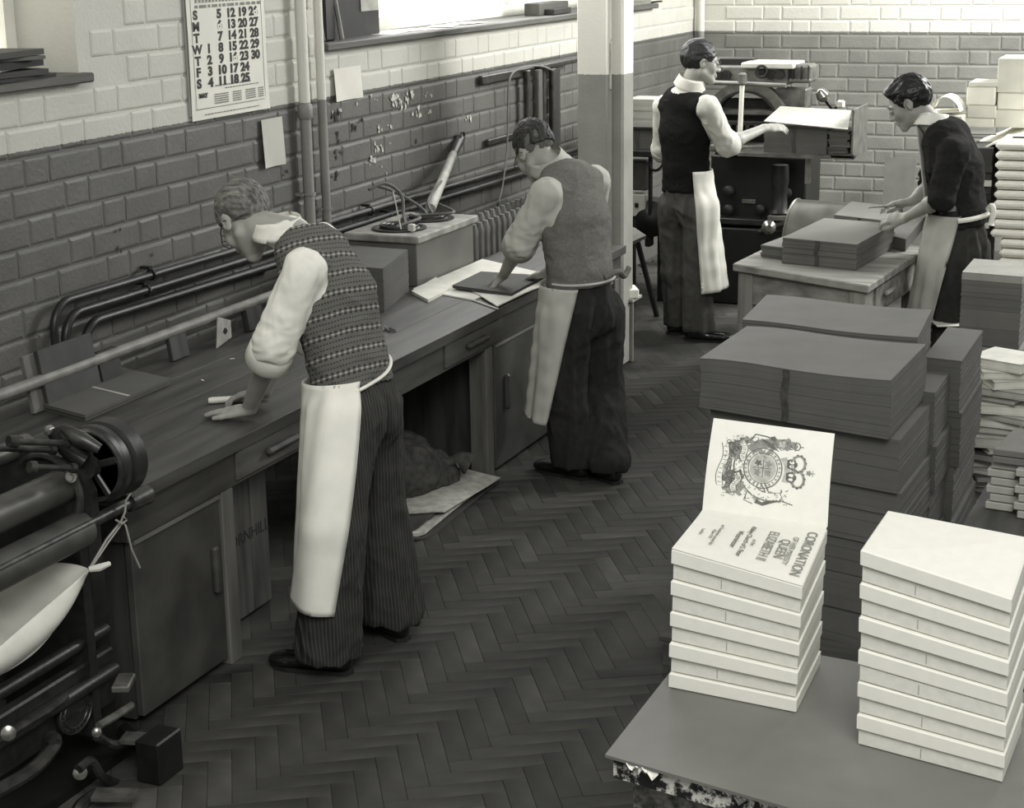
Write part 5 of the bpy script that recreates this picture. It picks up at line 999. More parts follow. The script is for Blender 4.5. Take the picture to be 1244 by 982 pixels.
def sdpart(name, sd, m, parent, disp=None, label=None, it=2, colour=None):
    V, F = sd.mesh(); V = relax(V, F, it)
    if disp is not None: V = V+vnormals(V, F)*disp(V)[:, None]
    off = wloc(parent); me = bpy.data.meshes.new(name); V2 = V-off
    me.vertices.add(len(V2)); me.vertices.foreach_set('co', V2.astype(np.float32).ravel()); me.loops.add(len(F)*4); me.loops.foreach_set('vertex_index', F.astype(np.int32).ravel())
    me.polygons.add(len(F)); me.polygons.foreach_set('loop_start', np.arange(0, len(F)*4, 4, dtype=np.int32)); me.polygons.foreach_set('use_smooth', np.ones(len(F), bool)); me.update(calc_edges=True); me.validate()
    me.materials.append(m); o = bpy.data.objects.new(name, me); COL.objects.link(o); o.parent = parent
    if label: o['label'] = label
    return o
SKIN = mat('skin', 150, .5, .05, 18, .04, spec=.35)
def hand(sd, w, d, n, side, L=.185, curls=(.25, .3, .35, .4), spread=.09, thumb=(.9, .35), k=.006):
    """w wrist, d direction the fingers point, n outward normal of the back of the hand, side +1 if the thumb lies towards cross(d, n)"""
    w = np.array(w, float); d = nrmz(d); n = np.array(n, float); n = nrmz(n-d*(n@d)); s = np.cross(d, n)*side   # s: towards the thumb
    sc = L/.185; pl = .092*sc
    sd.es(w, w+d*pl*.55, (.027*sc, .019*sc), (.038*sc, .015*sc), s, .015); sd.es(w+d*pl*.5, w+d*pl, (.037*sc, .0145*sc), (.036*sc, .012*sc), s, .012)
    for i, (o, l, r) in enumerate(((.029, .072, .0092), (.0105, .08, .0095), (-.0085, .074, .009), (-.0265, .058, .0078))):
        a = w+d*pl*(.97-.03*abs(i-1))+s*o*sc; c = curls[i]; dd = nrmz(d+s*spread*(1.2-i*.8)); segs = [l*.45*sc, l*.31*sc, l*.24*sc]; p = a; ang = c*.5; rr_ = [r*sc, r*.93*sc, r*.86*sc, r*.72*sc]
        p_prev = w+d*pl*.7+s*o*.9*sc; sd.rc(p_prev, p, r*1.05*sc, rr_[0], .008)
        for j, sl in enumerate(segs): q = p+(dd*math.cos(ang)-n*math.sin(ang))*sl; sd.rc(p, q, rr_[j], rr_[j+1], k*.5); p = q; ang += c
    t0 = w+d*.018*sc+s*.022*sc-n*.004; td = nrmz(d*math.cos(thumb[0])+s*math.sin(thumb[0])-n*thumb[1]); t1 = t0+td*.045*sc; t2d = nrmz(td+d*.45); t2 = t1+t2d*.033*sc; t3 = t2+nrmz(t2d+d*.3)*.026*sc
    sd.rc(t0, t1, .016*sc, .012*sc, .012); sd.rc(t1, t2, .0115*sc, .0105*sc, k); sd.rc(t2, t3, .0105*sc, .0085*sc, k)
def headframe(up, face):
    f = nrmz(face); u = np.array(up, float); u = nrmz(u-f*(u@f)); l = np.cross(u, f); return np.stack([l, f, u], 1)   # columns: left, forward, up
def head_sd(sd, c, R, s=1.0, thin=1.0):
    P = lambda x, y, z: c+R@(np.array([x, y, z])*s); q = s
    sd.el(P(0, -.014, .034), (.077*q, .098*q, .086*q), R, .02); sd.el(P(0, .028, -.028), (.058*q*thin, .064*q, .082*q), R, .03)
    for e in (-1, 1):
        sd.rc(P(.052*e*thin, .0, -.052), P(.012*e, .07, -.093), .021*q, .017*q, .02); sd.el(P(.043*e, .062, -.022), (.02*q, .018*q, .024*q), R, .02)
        sd.el(P(.031*e, .104, .006), (.017*q, .017*q, .011*q), R, .012, 'c'); sd.rc(P(.012*e, .09, .025), P(.045*e, .078, .022), .008*q, .007*q, .012)
        Re = R@rz(-.35*e)@rx(.15); sd.el(P(.081*e, -.008, -.002), (.007*q, .02*q, .032*q), Re, .006); sd.el(P(.088*e, -.002, .004), (.005*q, .010*q, .018*q), Re, .004, 'c')
        sd.el(P(.014*e, .1, -.034), (.009*q, .011*q, .009*q), R, .008); sd.el(P(.031*e, .088, .006), (.0135*q, .010*q, .0095*q), R, .003)
    sd.rc(P(0, .09, .018), P(0, .112, -.028), .008*q, .0115*q, .014); sd.el(P(0, .074, -.1), (.02*q, .016*q, .016*q), R, .018)
    sd.el(P(0, .094, -.058), (.023*q, .009*q, .0065*q), R, .006); sd.el(P(0, .092, -.07), (.02*q, .009*q, .0075*q), R, .006); sd.el(P(0, .105, -.0635), (.022*q, .009*q, .0018*q), R, .002, 'c')
def man(pos, label, J, h, hairfn, mats, opts):
    """J: joints in world space"""
    T = thing('person', (pos[0], pos[1], 0), label, 'person'); S = nrmz(J['left']); F = np.cross(S, (0, 0, 1)) if False else nrmz(np.cross((0, 0, 1), S))*-1
    F = nrmz(J['fwd']); g = J.get('girth', 1.0)
    allp = np.array([v for k, v in J.items() if isinstance(v, np.ndarray) and v.shape == (3,) and k not in ('left', 'fwd', 'hup', 'hface', 'hnL', 'hnR', 'hdL', 'hdR', 'fdL', 'fdR')]); lo, hi = allp.min(0)-.2, allp.max(0)+.2
    lo[2] = -.01; Z45 = np.array([0, 0, .45])
    Rh = headframe(J['hup'], J['hface']); hs = J.get('hs', 1.0)
    # ---- body: one continuous surface
    b = SD(np.array([lo[0], lo[1], -.0]), hi, h)
    sp = [J['pelvis'], J['waist'], J['chest'], J['upch']]; R0 = [(.145*g, .10*g), (.13*g, .095*g), (.15*g, .105*g), (.135*g, .085*g)]
    for i in range(3): b.es(sp[i], sp[i+1], R0[i], R0[i+1], S, .03)
    b.rc(J['shL'], J['upch'], .042, .05, .03); b.rc(J['shR'], J['upch'], .042, .05, .03)
    nb = J['neck']; hb = J['head']+Rh@np.array([0, -.03, -.06]); b.es(nb-nrmz(hb-nb)*.03, hb, (.056, .056), (.052, .056), S, .025)
    head_sd(b, J['head'], Rh, hs, J.get('thin', 1))
    for s in 'LR':
        b.rc(J['sh'+s], J['el'+s], .043, .036, .02); e_, w_ = J['el'+s], J['wr'+s]; m_ = e_+(w_-e_)*.3; b.rc(e_, m_, .036, .039, .02); b.es(m_, w_, (.039, .036), (.029, .021), np.cross(w_-e_, J['hn'+s]), .02)
        b.rc(J['hip'+s], J['kn'+s], .068, .045, .03); b.rc(J['kn'+s], J['an'+s], .045, .032, .02)
        hp = opts.get('hand'+s, {}); hand(b, w_, J['hd'+s], J['hn'+s], hp.pop('side'), **hp)
    sdpart('body', b, SKIN, T, None, it=1)
    # ---- shirt
    hg = max(h*1.3, .0055); sh = SD(lo+Z45, hi, hg); gr = .008
    for i in range(3): sh.es(sp[i], sp[i+1], tuple(np.array(R0[i])+gr), tuple(np.array(R0[i+1])+gr), S, .03)
    sh.rc(J['shL'], J['upch'], .055, .06, .03); sh.rc(J['shR'], J['upch'], .055, .06, .03); sh.el(nb-nrmz(hb-nb)*.0, (.082, .078, .055), headframe(hb-nb, F), .02)
    sf = opts.get('sleeve', (.068, .066, .062)); cuts = []
    for s in 'LR':
        a_, e_, w_ = J['sh'+s], J['el'+s], J['wr'+s]; c_ = opts.get('cuff'+s, .25); end = e_+(w_-e_)*c_ if c_ >= 0 else a_+(e_-a_)*(1+c_)
        if c_ >= 0: sh.rc(a_, e_, sf[0], sf[1], .03); sh.rc(e_, end, sf[1], sf[2], .02); dd = nrmz(w_-e_)
        else: sh.rc(a_, end, sf[0], sf[1], .03); dd = nrmz(e_-a_)
        sh.rc(end-dd*.05, end, sf[2]+.010, sf[2]+.014, .004); cuts.append((end+dd*.0, dd))
    for p_, d_ in cuts: sh._pl(p_, d_, 0, p_-.11+d_*.0, p_+.11+d_*.0)
    ax0 = nrmz(sp[1]-sp[0]); sh._pl(sp[0]+ax0*(opts.get('vesthem', .02)+.025), -ax0, 0, sp[0]-.26, sp[0]+.26)
    if opts.get('neckcut', True): sh.rc(nb+nrmz(hb-nb)*.03, hb+(hb-nb), .058, .07, .004, 'c')
    def dsh(V):
        dn = 0; o = np.zeros(len(V))
        for s in 'LR':
            a_, e_ = J['sh'+s], J['el'+s]; ax = nrmz(e_-a_); t = np.clip(((V-a_)@ax)/np.linalg.norm(e_-a_), 0, 1); dist = np.linalg.norm(V-(a_+np.outer(t, e_-a_)), axis=1); m_ = np.clip(1.6-dist/.07, 0, 1)*np.clip(t*3, .7, 1)
            o += m_*(.0085*ridge(wnoise(V, 66, 3+ord(s), (1, 1, .3)))-.004+.006*np.clip((t-.55)*3, 0, 1)*ridge(wnoise(V, 75, 9, (.6, .6, 1.5))))
        return o+.001*wnoise(V, 90, 2)
    if opts.get('shirt', True): sdpart('shirt', sh, mats['shirt'], T, dsh)
    if opts.get('shirt', True):
        for s, (p_, d_) in zip('LR', cuts):
            if opts.get('cuff'+s, .25) >= 0: part('rolled_cuff', MB().lathe(p_-d_*.05, d_, [(-.02, .05), (-.02, sf[2]+.010), (-.008, sf[2]+.018), (.05, sf[2]+.021), (.058, sf[2]+.015), (.054, sf[2]+.004), (.03, sf[2]-.012)], 28), mats['shirt'], T, smooth=True)
    # collar
    cdir = nrmz(hb-nb); cR = headframe(cdir, F); c0 = nb+cdir*opts.get('collar', .014); ring = []
    def colf(a, bq):
        th_ = 2*math.pi*a; r_ = .073+.02*(1-bq); front = math.cos(th_) ; return c0+cR@np.array([math.sin(th_)*r_, front*r_*1.0-.004, -.014+.06*bq-.014*max(0, front)*(bq)])
    part('collar', MB().sheet(colf, 32, 4, .004, cdir*.2), mats['shirt'], T, smooth='all')
    vsd = None
    # ---- knitted vest
    if 'vest' in mats:
        v = SD(lo+Z45, hi, hg); g2 = opts.get('vestgrow', .02)
        for i in range(3): v.es(sp[i], sp[i+1], tuple(np.array(R0[i])+g2+(.012 if i == 0 else 0)), tuple(np.array(R0[i+1])+g2), S, .03)
        v.rc(J['shL']-S*.03, J['upch'], .068, .072, .03); v.rc(J['shR']+S*.03, J['upch'], .068, .072, .03)
        ax = nrmz(sp[1]-sp[0]); v._pl(sp[0]+ax*opts.get('vesthem', .02), -ax, 0, v.lo, v.lo+v.n*v.h)
        for s, e in (('L', 1), ('R', -1)):
            if not opts.get('sweater'): p_ = J['sh'+s]-e*S*opts.get('armhole', .028); u_ = nrmz(sp[3]-sp[1]); v._pl(p_, nrmz(e*S+u_*.15), 0, J['sh'+s]-.16, J['sh'+s]+.16); v.el(J['sh'+s]-u_*.02+e*S*.02, (.075, .085, .09), headframe(u_, S), .004, 'c')
            else:
                a_, e_, w_ = J['sh'+s], J['el'+s], J['wr'+s]; c_ = opts.get('cuff'+s, .1); end = e_+(w_-e_)*c_; v.rc(a_, e_, .074, .066, .03); v.rc(e_, end, .066, .058, .02); dd = nrmz(w_-e_); v.rc(end-dd*.03, end, .064, .066, .006); v._pl(end, dd, 0, end-.1, end+.1)
        v.rc(nb-cdir*.05+F*.01, nb+cdir*.09+F*.02, opts.get('neckr', .074), opts.get('neckr', .074)+.03, .004, 'c')
        amp = opts.get('vestamp', .003)
        vsd = v; sdpart('knitted_vest' if not opts.get('sweater') else 'sweater', v, mats['vest'], T, lambda V: amp*1.3*ridge(wnoise(V, 34, 5, (1, 1, 1.5)))+amp*.6*ridge(wnoise(V, 80, 6, (.6, .6, 1.3)))-amp*.8)
    # ---- trousers
    ht = max(h*1.5, .0065); tr = SD(np.array([lo[0], lo[1], 0]), np.array([hi[0], hi[1], J['waist'][2]+.15]), ht); tw = opts.get('leg', (.1, .088, .098))
    tr.es(J['pelvis'], J['pelvis']+(J['waist']-J['pelvis'])*1.05, (.158*g, .122*g), (.142*g, .11*g), S, .02)
    for s in 'LR':
        hp_, k_, a_ = J['hip'+s], J['kn'+s], J['an'+s]; fd = J['fd'+s]; tr.rc(hp_, k_, tw[0]*g, tw[1], .03); an2 = a_+np.array([0, 0, .0]); tr.rc(k_, an2, tw[1], tw[2], .02)
        tr.rc(J['pelvis']-F*.03+(hp_-J['pelvis'])*.6-np.array([0, 0, .03]), hp_-np.array([0, 0, .05]), .09*g, .085*g, .03)
    ax = nrmz(J['waist']-J['pelvis']); tr._pl(J['pelvis']+(J['waist']-J['pelvis'])*1.15, ax, 0, tr.lo, tr.lo+tr.n*tr.h)
    for s in 'LR': a_ = J['an'+s]; tr._pl(a_+np.array([0, 0, -.035]), (0, 0, -1), 0, a_-.2, a_+.2)
    def dtr(V):
        z = V[:, 2]; k_ = .55+.45*np.sin(np.clip((J['hipL'][2]-z)/.8, 0, 1)*math.pi*2.2+1)**2
        return (.010*ridge(wnoise(V, 48, 31, (1, 1, .14)))-.006)+k_*.008*ridge(wnoise(V, 40, 33, (1, 1, .8)))-.004+.002*ridge(wnoise(V, 110, 34, (1, 1, .5)))
    sdpart('trousers', tr, mats['trousers'], T, dtr)
    # ---- shoes
    SHOE = mat('shoe_leather', 20, .22, .2, 8, .03, spec=.7)
    for s in 'LR':
        a_ = J['an'+s]*(1, 1, 0); fd = nrmz(J['fd'+s]*(1, 1, 0)); sd_ = SD(a_-np.array([.32, .32, 0]), a_+np.array([.32, .32, .14]), .006); q = np.cross((0, 0, 1), fd)
        sd_.es(a_-fd*.045+[0, 0, .04], a_+fd*.03+[0, 0, .045], (.036, .04), (.038, .045), q, .02); sd_.es(a_+fd*.03+[0, 0, .035], a_+fd*.15+[0, 0, .028], (.04, .032), (.046, .026), q, .02); sd_.el(a_+fd*.165+[0, 0, .026], (.043, .05, .026), headframe((0, 0, 1), fd), .015)
        sd_.rc(a_+[0, 0, .05], a_+[0, 0, .11], .036, .038, .02); sd_._pl(a_+[0, 0, .012], (0, 0, -1), 0, sd_.lo, sd_.lo+sd_.n*sd_.h)
        o = sdpart('shoe', sd_, SHOE, T); so = MB(); cs = [(.0, -.085), (.03, -.07), (.034, -.02), (.034, .03), (.045, .09), (.045, .14), (.034, .185), (.0, .205)]; out_ = [(x, y) for x, y in cs]+[(-x, y) for x, y in cs[-2:0:-1]]
        so.prism(out_, a_+[0, 0, .0], q, fd, (0, 0, 1), .014); part('sole', so, mat('shoe_sole', 30, .6), o)
    # ---- hair
    hairfn(T, J, Rh, hs); J['_tr'] = tr; J['_v'] = vsd
    # ---- face details
    P = lambda x, y, z: J['head']+Rh@(np.array([x, y, z])*hs)
    HB_ = mats['hair']
    for e in (-1, 1):
        part('eyebrow', MB().tube([P(.014*e, .098, .03), P(.03*e, .097, .034), P(.047*e, .086, .028)], [.003, .004, .002], 6), HB_, T, smooth=True)
        ey = part('eye', MB().lathe(P(.031*e, .0965, .006), Rh[:, 1], [(-.002, .006), (.001, .0055), (.002, .003)], 12), mat('eye_white', 170, .2), T, smooth=True); part('iris', MB().lathe(P(.031*e, .0982, .004), Rh[:, 1], [(-.001, .003), (.001, .0026)], 10), mat('iris', 30, .2), ey)
    if opts.get('glasses'):
        GLM = mat('spectacle_frame', opts['glasses'], .3, .1, 9, 0, metal=.5); gl = MB()
        for e in (-1, 1):
            gl.tube([P(.033*e+.021*math.cos(a), .108-.006*abs(math.cos(a)), .003+.017*math.sin(a)) for a in np.linspace(0, 2*math.pi, 21)], .0016, 6)
            gl.tube([P(.054*e, .1, .006), P(.075*e, .05, .012), P(.083*e, -.0, .014), P(.084*e, -.018, -.002)], .0017, 6)
        gl.tube([P(-.012, .112, .006), P(.012, .112, .006)], .0016, 6); part('spectacles', gl, GLM, T, smooth=True)
    return T, S, F
def sample(sd, P):
    q = (P-sd.lo)/sd.h; q = np.clip(q, 0, np.array(sd.n)-1.001); i = q.astype(int); t = q-i; i = np.minimum(i, np.array(sd.n)-2); o = 0
    for a in (0, 1):
        for b in (0, 1):
            for c in (0, 1): o = o+sd.f[i[..., 0]+a, i[..., 1]+b, i[..., 2]+c]*(t[..., 0] if a else 1-t[..., 0])*(t[..., 1] if b else 1-t[..., 1])*(t[..., 2] if c else 1-t[..., 2])
    return o
def hair_cap(m, cuts, grow=(.007, .01, .012), seed=1, amp=.003, shift=(0, -.008, .008), extra=None, strand=(1, 1, 1)):
    def fn(T, J, R, s):
        c = J['head']; P = lambda x, y, z: c+R@(np.array([x, y, z])*s); sd = SD(c-.16, c+.16, .004)
        sd.el(P(shift[0], -.014+shift[1], .034+shift[2]), ((.077+grow[0])*s, (.098+grow[1])*s, (.086+grow[2])*s), R, .01)
        if extra: extra(sd, P, R, s)
        for p_, n_ in cuts: sd._pl(P(*p_), R@np.array(n_, float), 0, sd.lo, sd.lo+sd.n*sd.h)
        for e in (-1, 1): sd.el(P(.082*e, .0, -.004), (.02*s, .026*s, .035*s), R, .006, 'c')
        Q = lambda V: (V-c)@R
        sdpart('hair', sd, m, T, lambda V: amp*.45*ridge(wnoise(Q(V), 700, seed, (1, .12, .3)))+amp*1.2*ridge(wnoise(Q(V), 150, seed+1, (1, .25, .5)))-amp*.8, it=1)
    return fn
def apron(T, J, S, F, m, w0, w1, a0, a1, z1, hem, name='apron', r0=(.168, .135), r1=(.2, .17), fold=.006, seed=0, shiftw=(0, 0, 0), flat=0, nu=40, nv=40, bib=None):
    """cloth hanging from the waist; a0..a1 angles around the body from the front towards the left, w0 waist centre, w1 hem centre"""
    w0, w1 = np.array(w0, float), np.array(w1, float); rr_ = random.Random(seed); ph = [rr_.uniform(0, 6) for _ in range(4)]
    U = nrmz(J['waist']-J['pelvis'])
    aE = a1 if isinstance(a1, tuple) else (a1, a1)
    def f_(a, b):
        th_ = a0+(aE[0]+(aE[1]-aE[0])*b-a0)*a; c = w0*(1-b)+w1*b; e = b**1.0; rs, rf = r0[0]*(1-e)+r1[0]*e, r0[1]*(1-e)+r1[1]*e
        wv = fold*(b**.7)*(math.sin(9*th_+ph[0]+1.5*b)+.6*math.sin(17*th_+ph[1]-2*b))+.0025*math.sin(40*b+3*th_+ph[2])*math.sin(5*th_)
        p = c+S*math.sin(th_)*(rs+wv)+F*math.cos(th_)*(rf+wv);         p[2] = (w0[2]*(1-b)+z1*b)+hem*(a-.5)*b-(1-b)*.0+(1-b)**3*shiftw[2]*(a-.5)*2
        dr = S*math.sin(th_)+F*math.cos(th_)
        for _ in range(4):
            d_ = float(sample(J['_tr'], p)); lim = .012+.01*b+.006*math.sin(11*th_+ph[3]+b)
            if d_ < lim: p = p+dr*(lim-d_)
        return p
    G = MB().sheet(f_, nu, nv, .003, -F); return part(name, G, m, T, smooth='all')
# ================================================================== the four men
def jt(**k): return {a: (np.array(b, float) if not isinstance(b, float) else b) for a, b in k.items()}
V3 = lambda *a: np.array(a, float)
CLOTH = mat('shirt_cotton', 222, .8, .03, 30, .06); CLOTH3 = mat('shirt_cotton_dimmed', 196, .8, .03, 30, .06); APR = mat('apron_cotton', 228, .85, .035, 9, .08); APR3 = mat('apron_cotton_dimmed', 198, .85, .035, 9, .08); APR2 = mat('apron_canvas', 178, .85, .05, 7, .1)  # cotton lightened for dim first man; darker copies offset third man's strong light
def knit(name, base, dark, light, axis, side, scale=1.0):
    m = bpy.data.materials.new(name); m.use_nodes = True; nt = m.node_tree; N = nt.nodes; L = nt.links; b = N['Principled BSDF']; b.inputs['Roughness'].default_value = .95; b.inputs['Specular IOR Level'].default_value = .1
    g = N.new('ShaderNodeTexCoord')
    def dot(vec):
        d = N.new('ShaderNodeVectorMath'); d.operation = 'DOT_PRODUCT'; L.new(g.outputs['Object'], d.inputs[0]); d.inputs[1].default_value = tuple(vec); return d.outputs['Value']
    def M(op, a, b_=None, c=None):
        q = N.new('ShaderNodeMath'); q.operation = op
        for i, x in enumerate((a, b_, c)):
            if x is None: continue
            if isinstance(x, (int, float)): q.inputs[i].default_value = x
            else: L.new(x, q.inputs[i])
        return q.outputs[0]
    n0 = N.new('ShaderNodeTexNoise'); n0.inputs['Scale'].default_value = 9; L.new(g.outputs['Object'], n0.inputs[0])
    t = M('ADD', dot(axis), M('MULTIPLY', n0.outputs[0], .012)); s = dot(side)
    per = M('MODULO', M('ADD', t, 10), .078*scale); pp = M('DIVIDE', per, .078*scale)       # one repeat of the pattern, 0..1
    def band(c, w): return M('LESS_THAN', M('ABSOLUTE', M('SUBTRACT', pp, c)), w)
    dash = M('GREATER_THAN', M('SINE', M('MULTIPLY', s, 290/scale)), 0.0); dash2 = M('GREATER_THAN', M('SINE', M('MULTIPLY', s, 520/scale)), -.1)
    dk = M('MAXIMUM', M('MULTIPLY', band(.08, .035), dash2), M('MAXIMUM', M('MULTIPLY', band(.33, .05), dash), M('MAXIMUM', M('MULTIPLY', band(.57, .05), dash), M('MULTIPLY', band(.82, .035), dash2))))
    lt = M('MULTIPLY', band(.45, .045), M('SUBTRACT', 1.0, dash))
    def mixc(f, a, b_):
        x = N.new('ShaderNodeMix'); x.data_type = 'RGBA'; L.new(f, x.inputs[0])
        for i, c in ((6, a), (7, b_)):
            if isinstance(c, tuple): x.inputs[i].default_value = c
            else: L.new(c, x.inputs[i])
        return x.outputs[2]
    L.new(mixc(lt, mixc(dk, tone(base), tone(dark)), tone(light)), b.inputs['Base Color'])
    nz = N.new('ShaderNodeTexNoise'); nz.inputs['Scale'].default_value = 260; L.new(g.outputs['Object'], nz.inputs[0]); bp = N.new('ShaderNodeBump'); bp.inputs['Strength'].default_value = .5; bp.inputs['Distance'].default_value = .004; L.new(nz.outputs[0], bp.inputs['Height']); L.new(bp.outputs[0], b.inputs['Normal'])
    return m
def pinstripe(name, v, dv, freq=420):
    m = bpy.data.materials.new(name); m.use_nodes = True; nt = m.node_tree; N = nt.nodes; L = nt.links; b = N['Principled BSDF']; b.inputs['Roughness'].default_value = .9; b.inputs['Specular IOR Level'].default_value = .15
    g = N.new('ShaderNodeTexCoord'); w_ = N.new('ShaderNodeTexWave'); w_.wave_type = 'BANDS'; w_.bands_direction = 'DIAGONAL'; w_.inputs['Scale'].default_value = freq/10; w_.inputs['Distortion'].default_value = .4
    mp = N.new('ShaderNodeMapping'); mp.inputs['Scale'].default_value = (1, 1, .02); L.new(g.outputs['Object'], mp.inputs[0]); L.new(mp.outputs[0], w_.inputs[0])
    r = N.new('ShaderNodeValToRGB'); r.color_ramp.elements[0].position = .8; r.color_ramp.elements[1].position = 1; r.color_ramp.elements[0].color = tone(v); r.color_ramp.elements[1].color = tone(v+dv); L.new(w_.outputs[0], r.inputs[0]); L.new(r.outputs[0], b.inputs['Base Color']); return m
# ---- first man: patterned vest, leaning on the bench
J1 = jt(left=nrmz((.02, -1, 0)), fwd=nrmz((-1, -.02, 0)), pelvis=ony(432, 492, 4.76), waist=ony(424, 442, 4.77), chest=ony(404, 362, 4.80), upch=ony(380, 310, 4.83), neck=ony(348, 283, 4.84), head=ony(298, 268, 4.86),
        shL=ony(370, 328, 4.64), shR=ony(392, 296, 5.02), elL=ony(333, 418, 4.60), elR=ony(352, 405, 5.02), wrL=ony(302, 494, 4.69), wrR=ony(322, 472, 4.96),
        hipL=ony(420, 505, 4.66), hipR=ony(450, 498, 4.85), knL=ony(408, 640, 4.55), knR=ony(458, 615, 4.88), anL=V3(-2.60, 4.54, .09), anR=onz(476, 742, .09),
        fdL=nrmz((-.99, -.12, 0)), fdR=nrmz((-.85, .5, 0)), hup=nrmz((-.72, .28, .52)), hface=nrmz((-.55, .25, -.80)), hs=1.0, girth=1.02,
        hdL=nrmz((-.98, -.12, -.12)), hnL=V3(-.15, 0, 1), hdR=nrmz((-.9, -.3, -.15)), hnR=V3(-.2, .1, 1))
J1['wrL'][2] = .80; J1['wrL'][:2] = onz(303, 497, .80)[:2]; J1['wrR'] = onz(322, 476, .815)
VEST1 = knit('fair_isle_knit', 98, 54, 158, nrmz(J1['upch']-J1['pelvis']), nrmz((-.37, -.93, 0))*.8+nrmz((-.93, .37, 0))*.6, .8)
H1 = mat('hair_grey', 88, .7, .45, 110, .5, stretch=(.15, 1, .5)); TR1 = pinstripe('pinstripe_wool', 48, 26)
def ex1(sd, P, R, s): sd.el(P(0, -.06, .02), (.075, .06, .075), R, .02)
T1_, S1, F1_ = man((-2.62, 4.75), 'man in patterned knitted vest and white apron leaning with both hands on the bench', J1, .0045,
    hair_cap(H1, [((0, .075, .03), (0, .8, -.9)), ((0, .0, -.035), (0, .35, -1))], (.006, .006, .006), 1, .003, extra=ex1), dict(shirt=CLOTH, vest=VEST1, trousers=TR1, hair=H1),
    dict(handL=dict(side=-1, curls=(.08, .08, .1, .12), thumb=(.5, .1), spread=.03, L=.175), handR=dict(side=1, curls=(.35, .4, .45, .5), thumb=(.5, .3), L=.18), glasses=40, cuffL=.22, cuffR=.2, sleeve=(.068, .068, .056), leg=(.105, .098, .112), vestamp=.0035, vesthem=.065, neckr=.084, armhole=.004, collar=.03))
apron(T1_, J1, S1, F1_, APR, J1['pelvis']*.35+J1['waist']*.65, J1['pelvis']*(1, 1, 0)+F1_*.03+S1*.03+V3(0, 0, .3), -1.4, (2.3, 1.9), .27, -.06, r0=(.18, .15), r1=(.2, .17), fold=.008, seed=1, shiftw=(0, 0, .03))
def tie(T, J, S, F, z0, a0, a1, r, name='apron_tie', th=.006, dz=0, m=APR, over=False):
    c = np.array(z0, float); P_ = []
    for a in np.linspace(a0, a1, 24):
        dr = S*math.sin(a)+F*math.cos(a); p = c+S*math.sin(a)*r[0]+F*math.cos(a)*r[1]+np.array([0, 0, dz*(a-a0)])
        for _ in range(6): p = p-dr*np.clip(min(float(sample(J['_tr'], p)), float(sample(J['_v'], p)) if over else 1)-th*2.2, -.05, .05)
        P_.append(p)
    part(name, MB().tube(P_, th, 6), m, T, smooth=True)
tie(T1_, J1, S1, F1_, J1['pelvis']*.35+J1['waist']*.65, 2.2, 4.0, (.184, .155), dz=.03)
# stick of tailor's chalk / folder under his right hand
a, b = onz(253, 487, BZ+.012), onz(326, 482, BZ+.012)
solo('bone_folder', MB().tube([a, a+(b-a)*.05, a+(b-a)*.9, b], [.009, .0115, .0105, .006], 10), mat('bone_white', 215, .4, .03), 'white bone folder lying under the first man\'s right hand', 'tool', smooth=True)
# ---- second man: plain grey vest, bending over the dark board
J2 = jt(left=nrmz((-.24, -.97, 0)), fwd=nrmz((-.97, .24, 0)), pelvis=ony(706, 372, 6.84), waist=ony(704, 330, 6.84), chest=ony(698, 268, 6.88), upch=ony(692, 224, 6.92), neck=ony(676, 204, 6.93), head=ony(650, 186, 6.95),
        shL=ony(664, 236, 6.74), shR=ony(722, 220, 7.08), elL=ony(632, 296, 6.74), elR=ony(712, 292, 7.20), wrL=ony(607, 336, 6.98), wrR=ony(668, 334, 7.12),
        hipL=ony(690, 386, 6.76), hipR=ony(728, 380, 6.92), knL=ony(685, 478, 6.76), knR=ony(730, 468, 6.96), anL=V3(-2.60, 6.78, .09), anR=onz(738, 560, .09),
        fdL=nrmz((-.95, .25, 0)), fdR=nrmz((-.85, .5, 0)), hup=nrmz((-.5, .25, .82)), hface=nrmz((-.66, .36, -.62)), hs=.98, girth=1.1,
        hdL=nrmz((-.75, .3, -.5)), hnL=nrmz((-.5, -.2, .85)), hdR=nrmz((-.85, .1, -.3)), hnR=V3(-.2, 0, 1))
J2['wrL'] = onz(612, 334, .845); J2['wrR'] = onz(664, 331, .83)
VEST2 = mat('grey_knit', 106, .95, .06, 90, .35, spec=.1); TR2 = mat('charcoal_wool', 44, .95, .08, 40, .1, spec=.1); H2 = mat('hair_brown', 44, .6, .4, 110, .4, stretch=(1, 1, .3))
H2B = mat('hair_cropped', 92, .8, .2, 120, .3)
def hair2(T, J, R, s_):
    hair_cap(H2, [((0, .075, .035), (0, .6, -.85)), ((0, .0, .016), (0, .2, -1))], (.004, .012, .024), 4, .004)(T, J, R, s_)
    hair_cap(H2B, [((0, .045, .0), (0, .95, -.25)), ((0, -.02, -.035), (0, .3, -1)), ((0, 0, .055), (0, 0, 1))], (.003, .005, .003), 5, .0015)(T, J, R, s_)
T2_, S2, F2_ = man((-2.6, 6.85), 'man in plain grey knitted vest and glasses bending over the bench by the pillar', J2, .0055,
    hair2, dict(shirt=mat('shirt_grey', 176, .8, .03, 30, .06), vest=VEST2, trousers=TR2, hair=H2),
    dict(handL=dict(side=-1, curls=(.2, .2, .2, .25), thumb=(.9, .2), spread=.1), handR=dict(side=1, curls=(.4, .4, .45, .5)), glasses=40, cuffL=.12, cuffR=.2, sleeve=(.07, .068, .054), leg=(.1, .096, .102), vesthem=.1, neckr=.08, armhole=-.004, collar=.046))
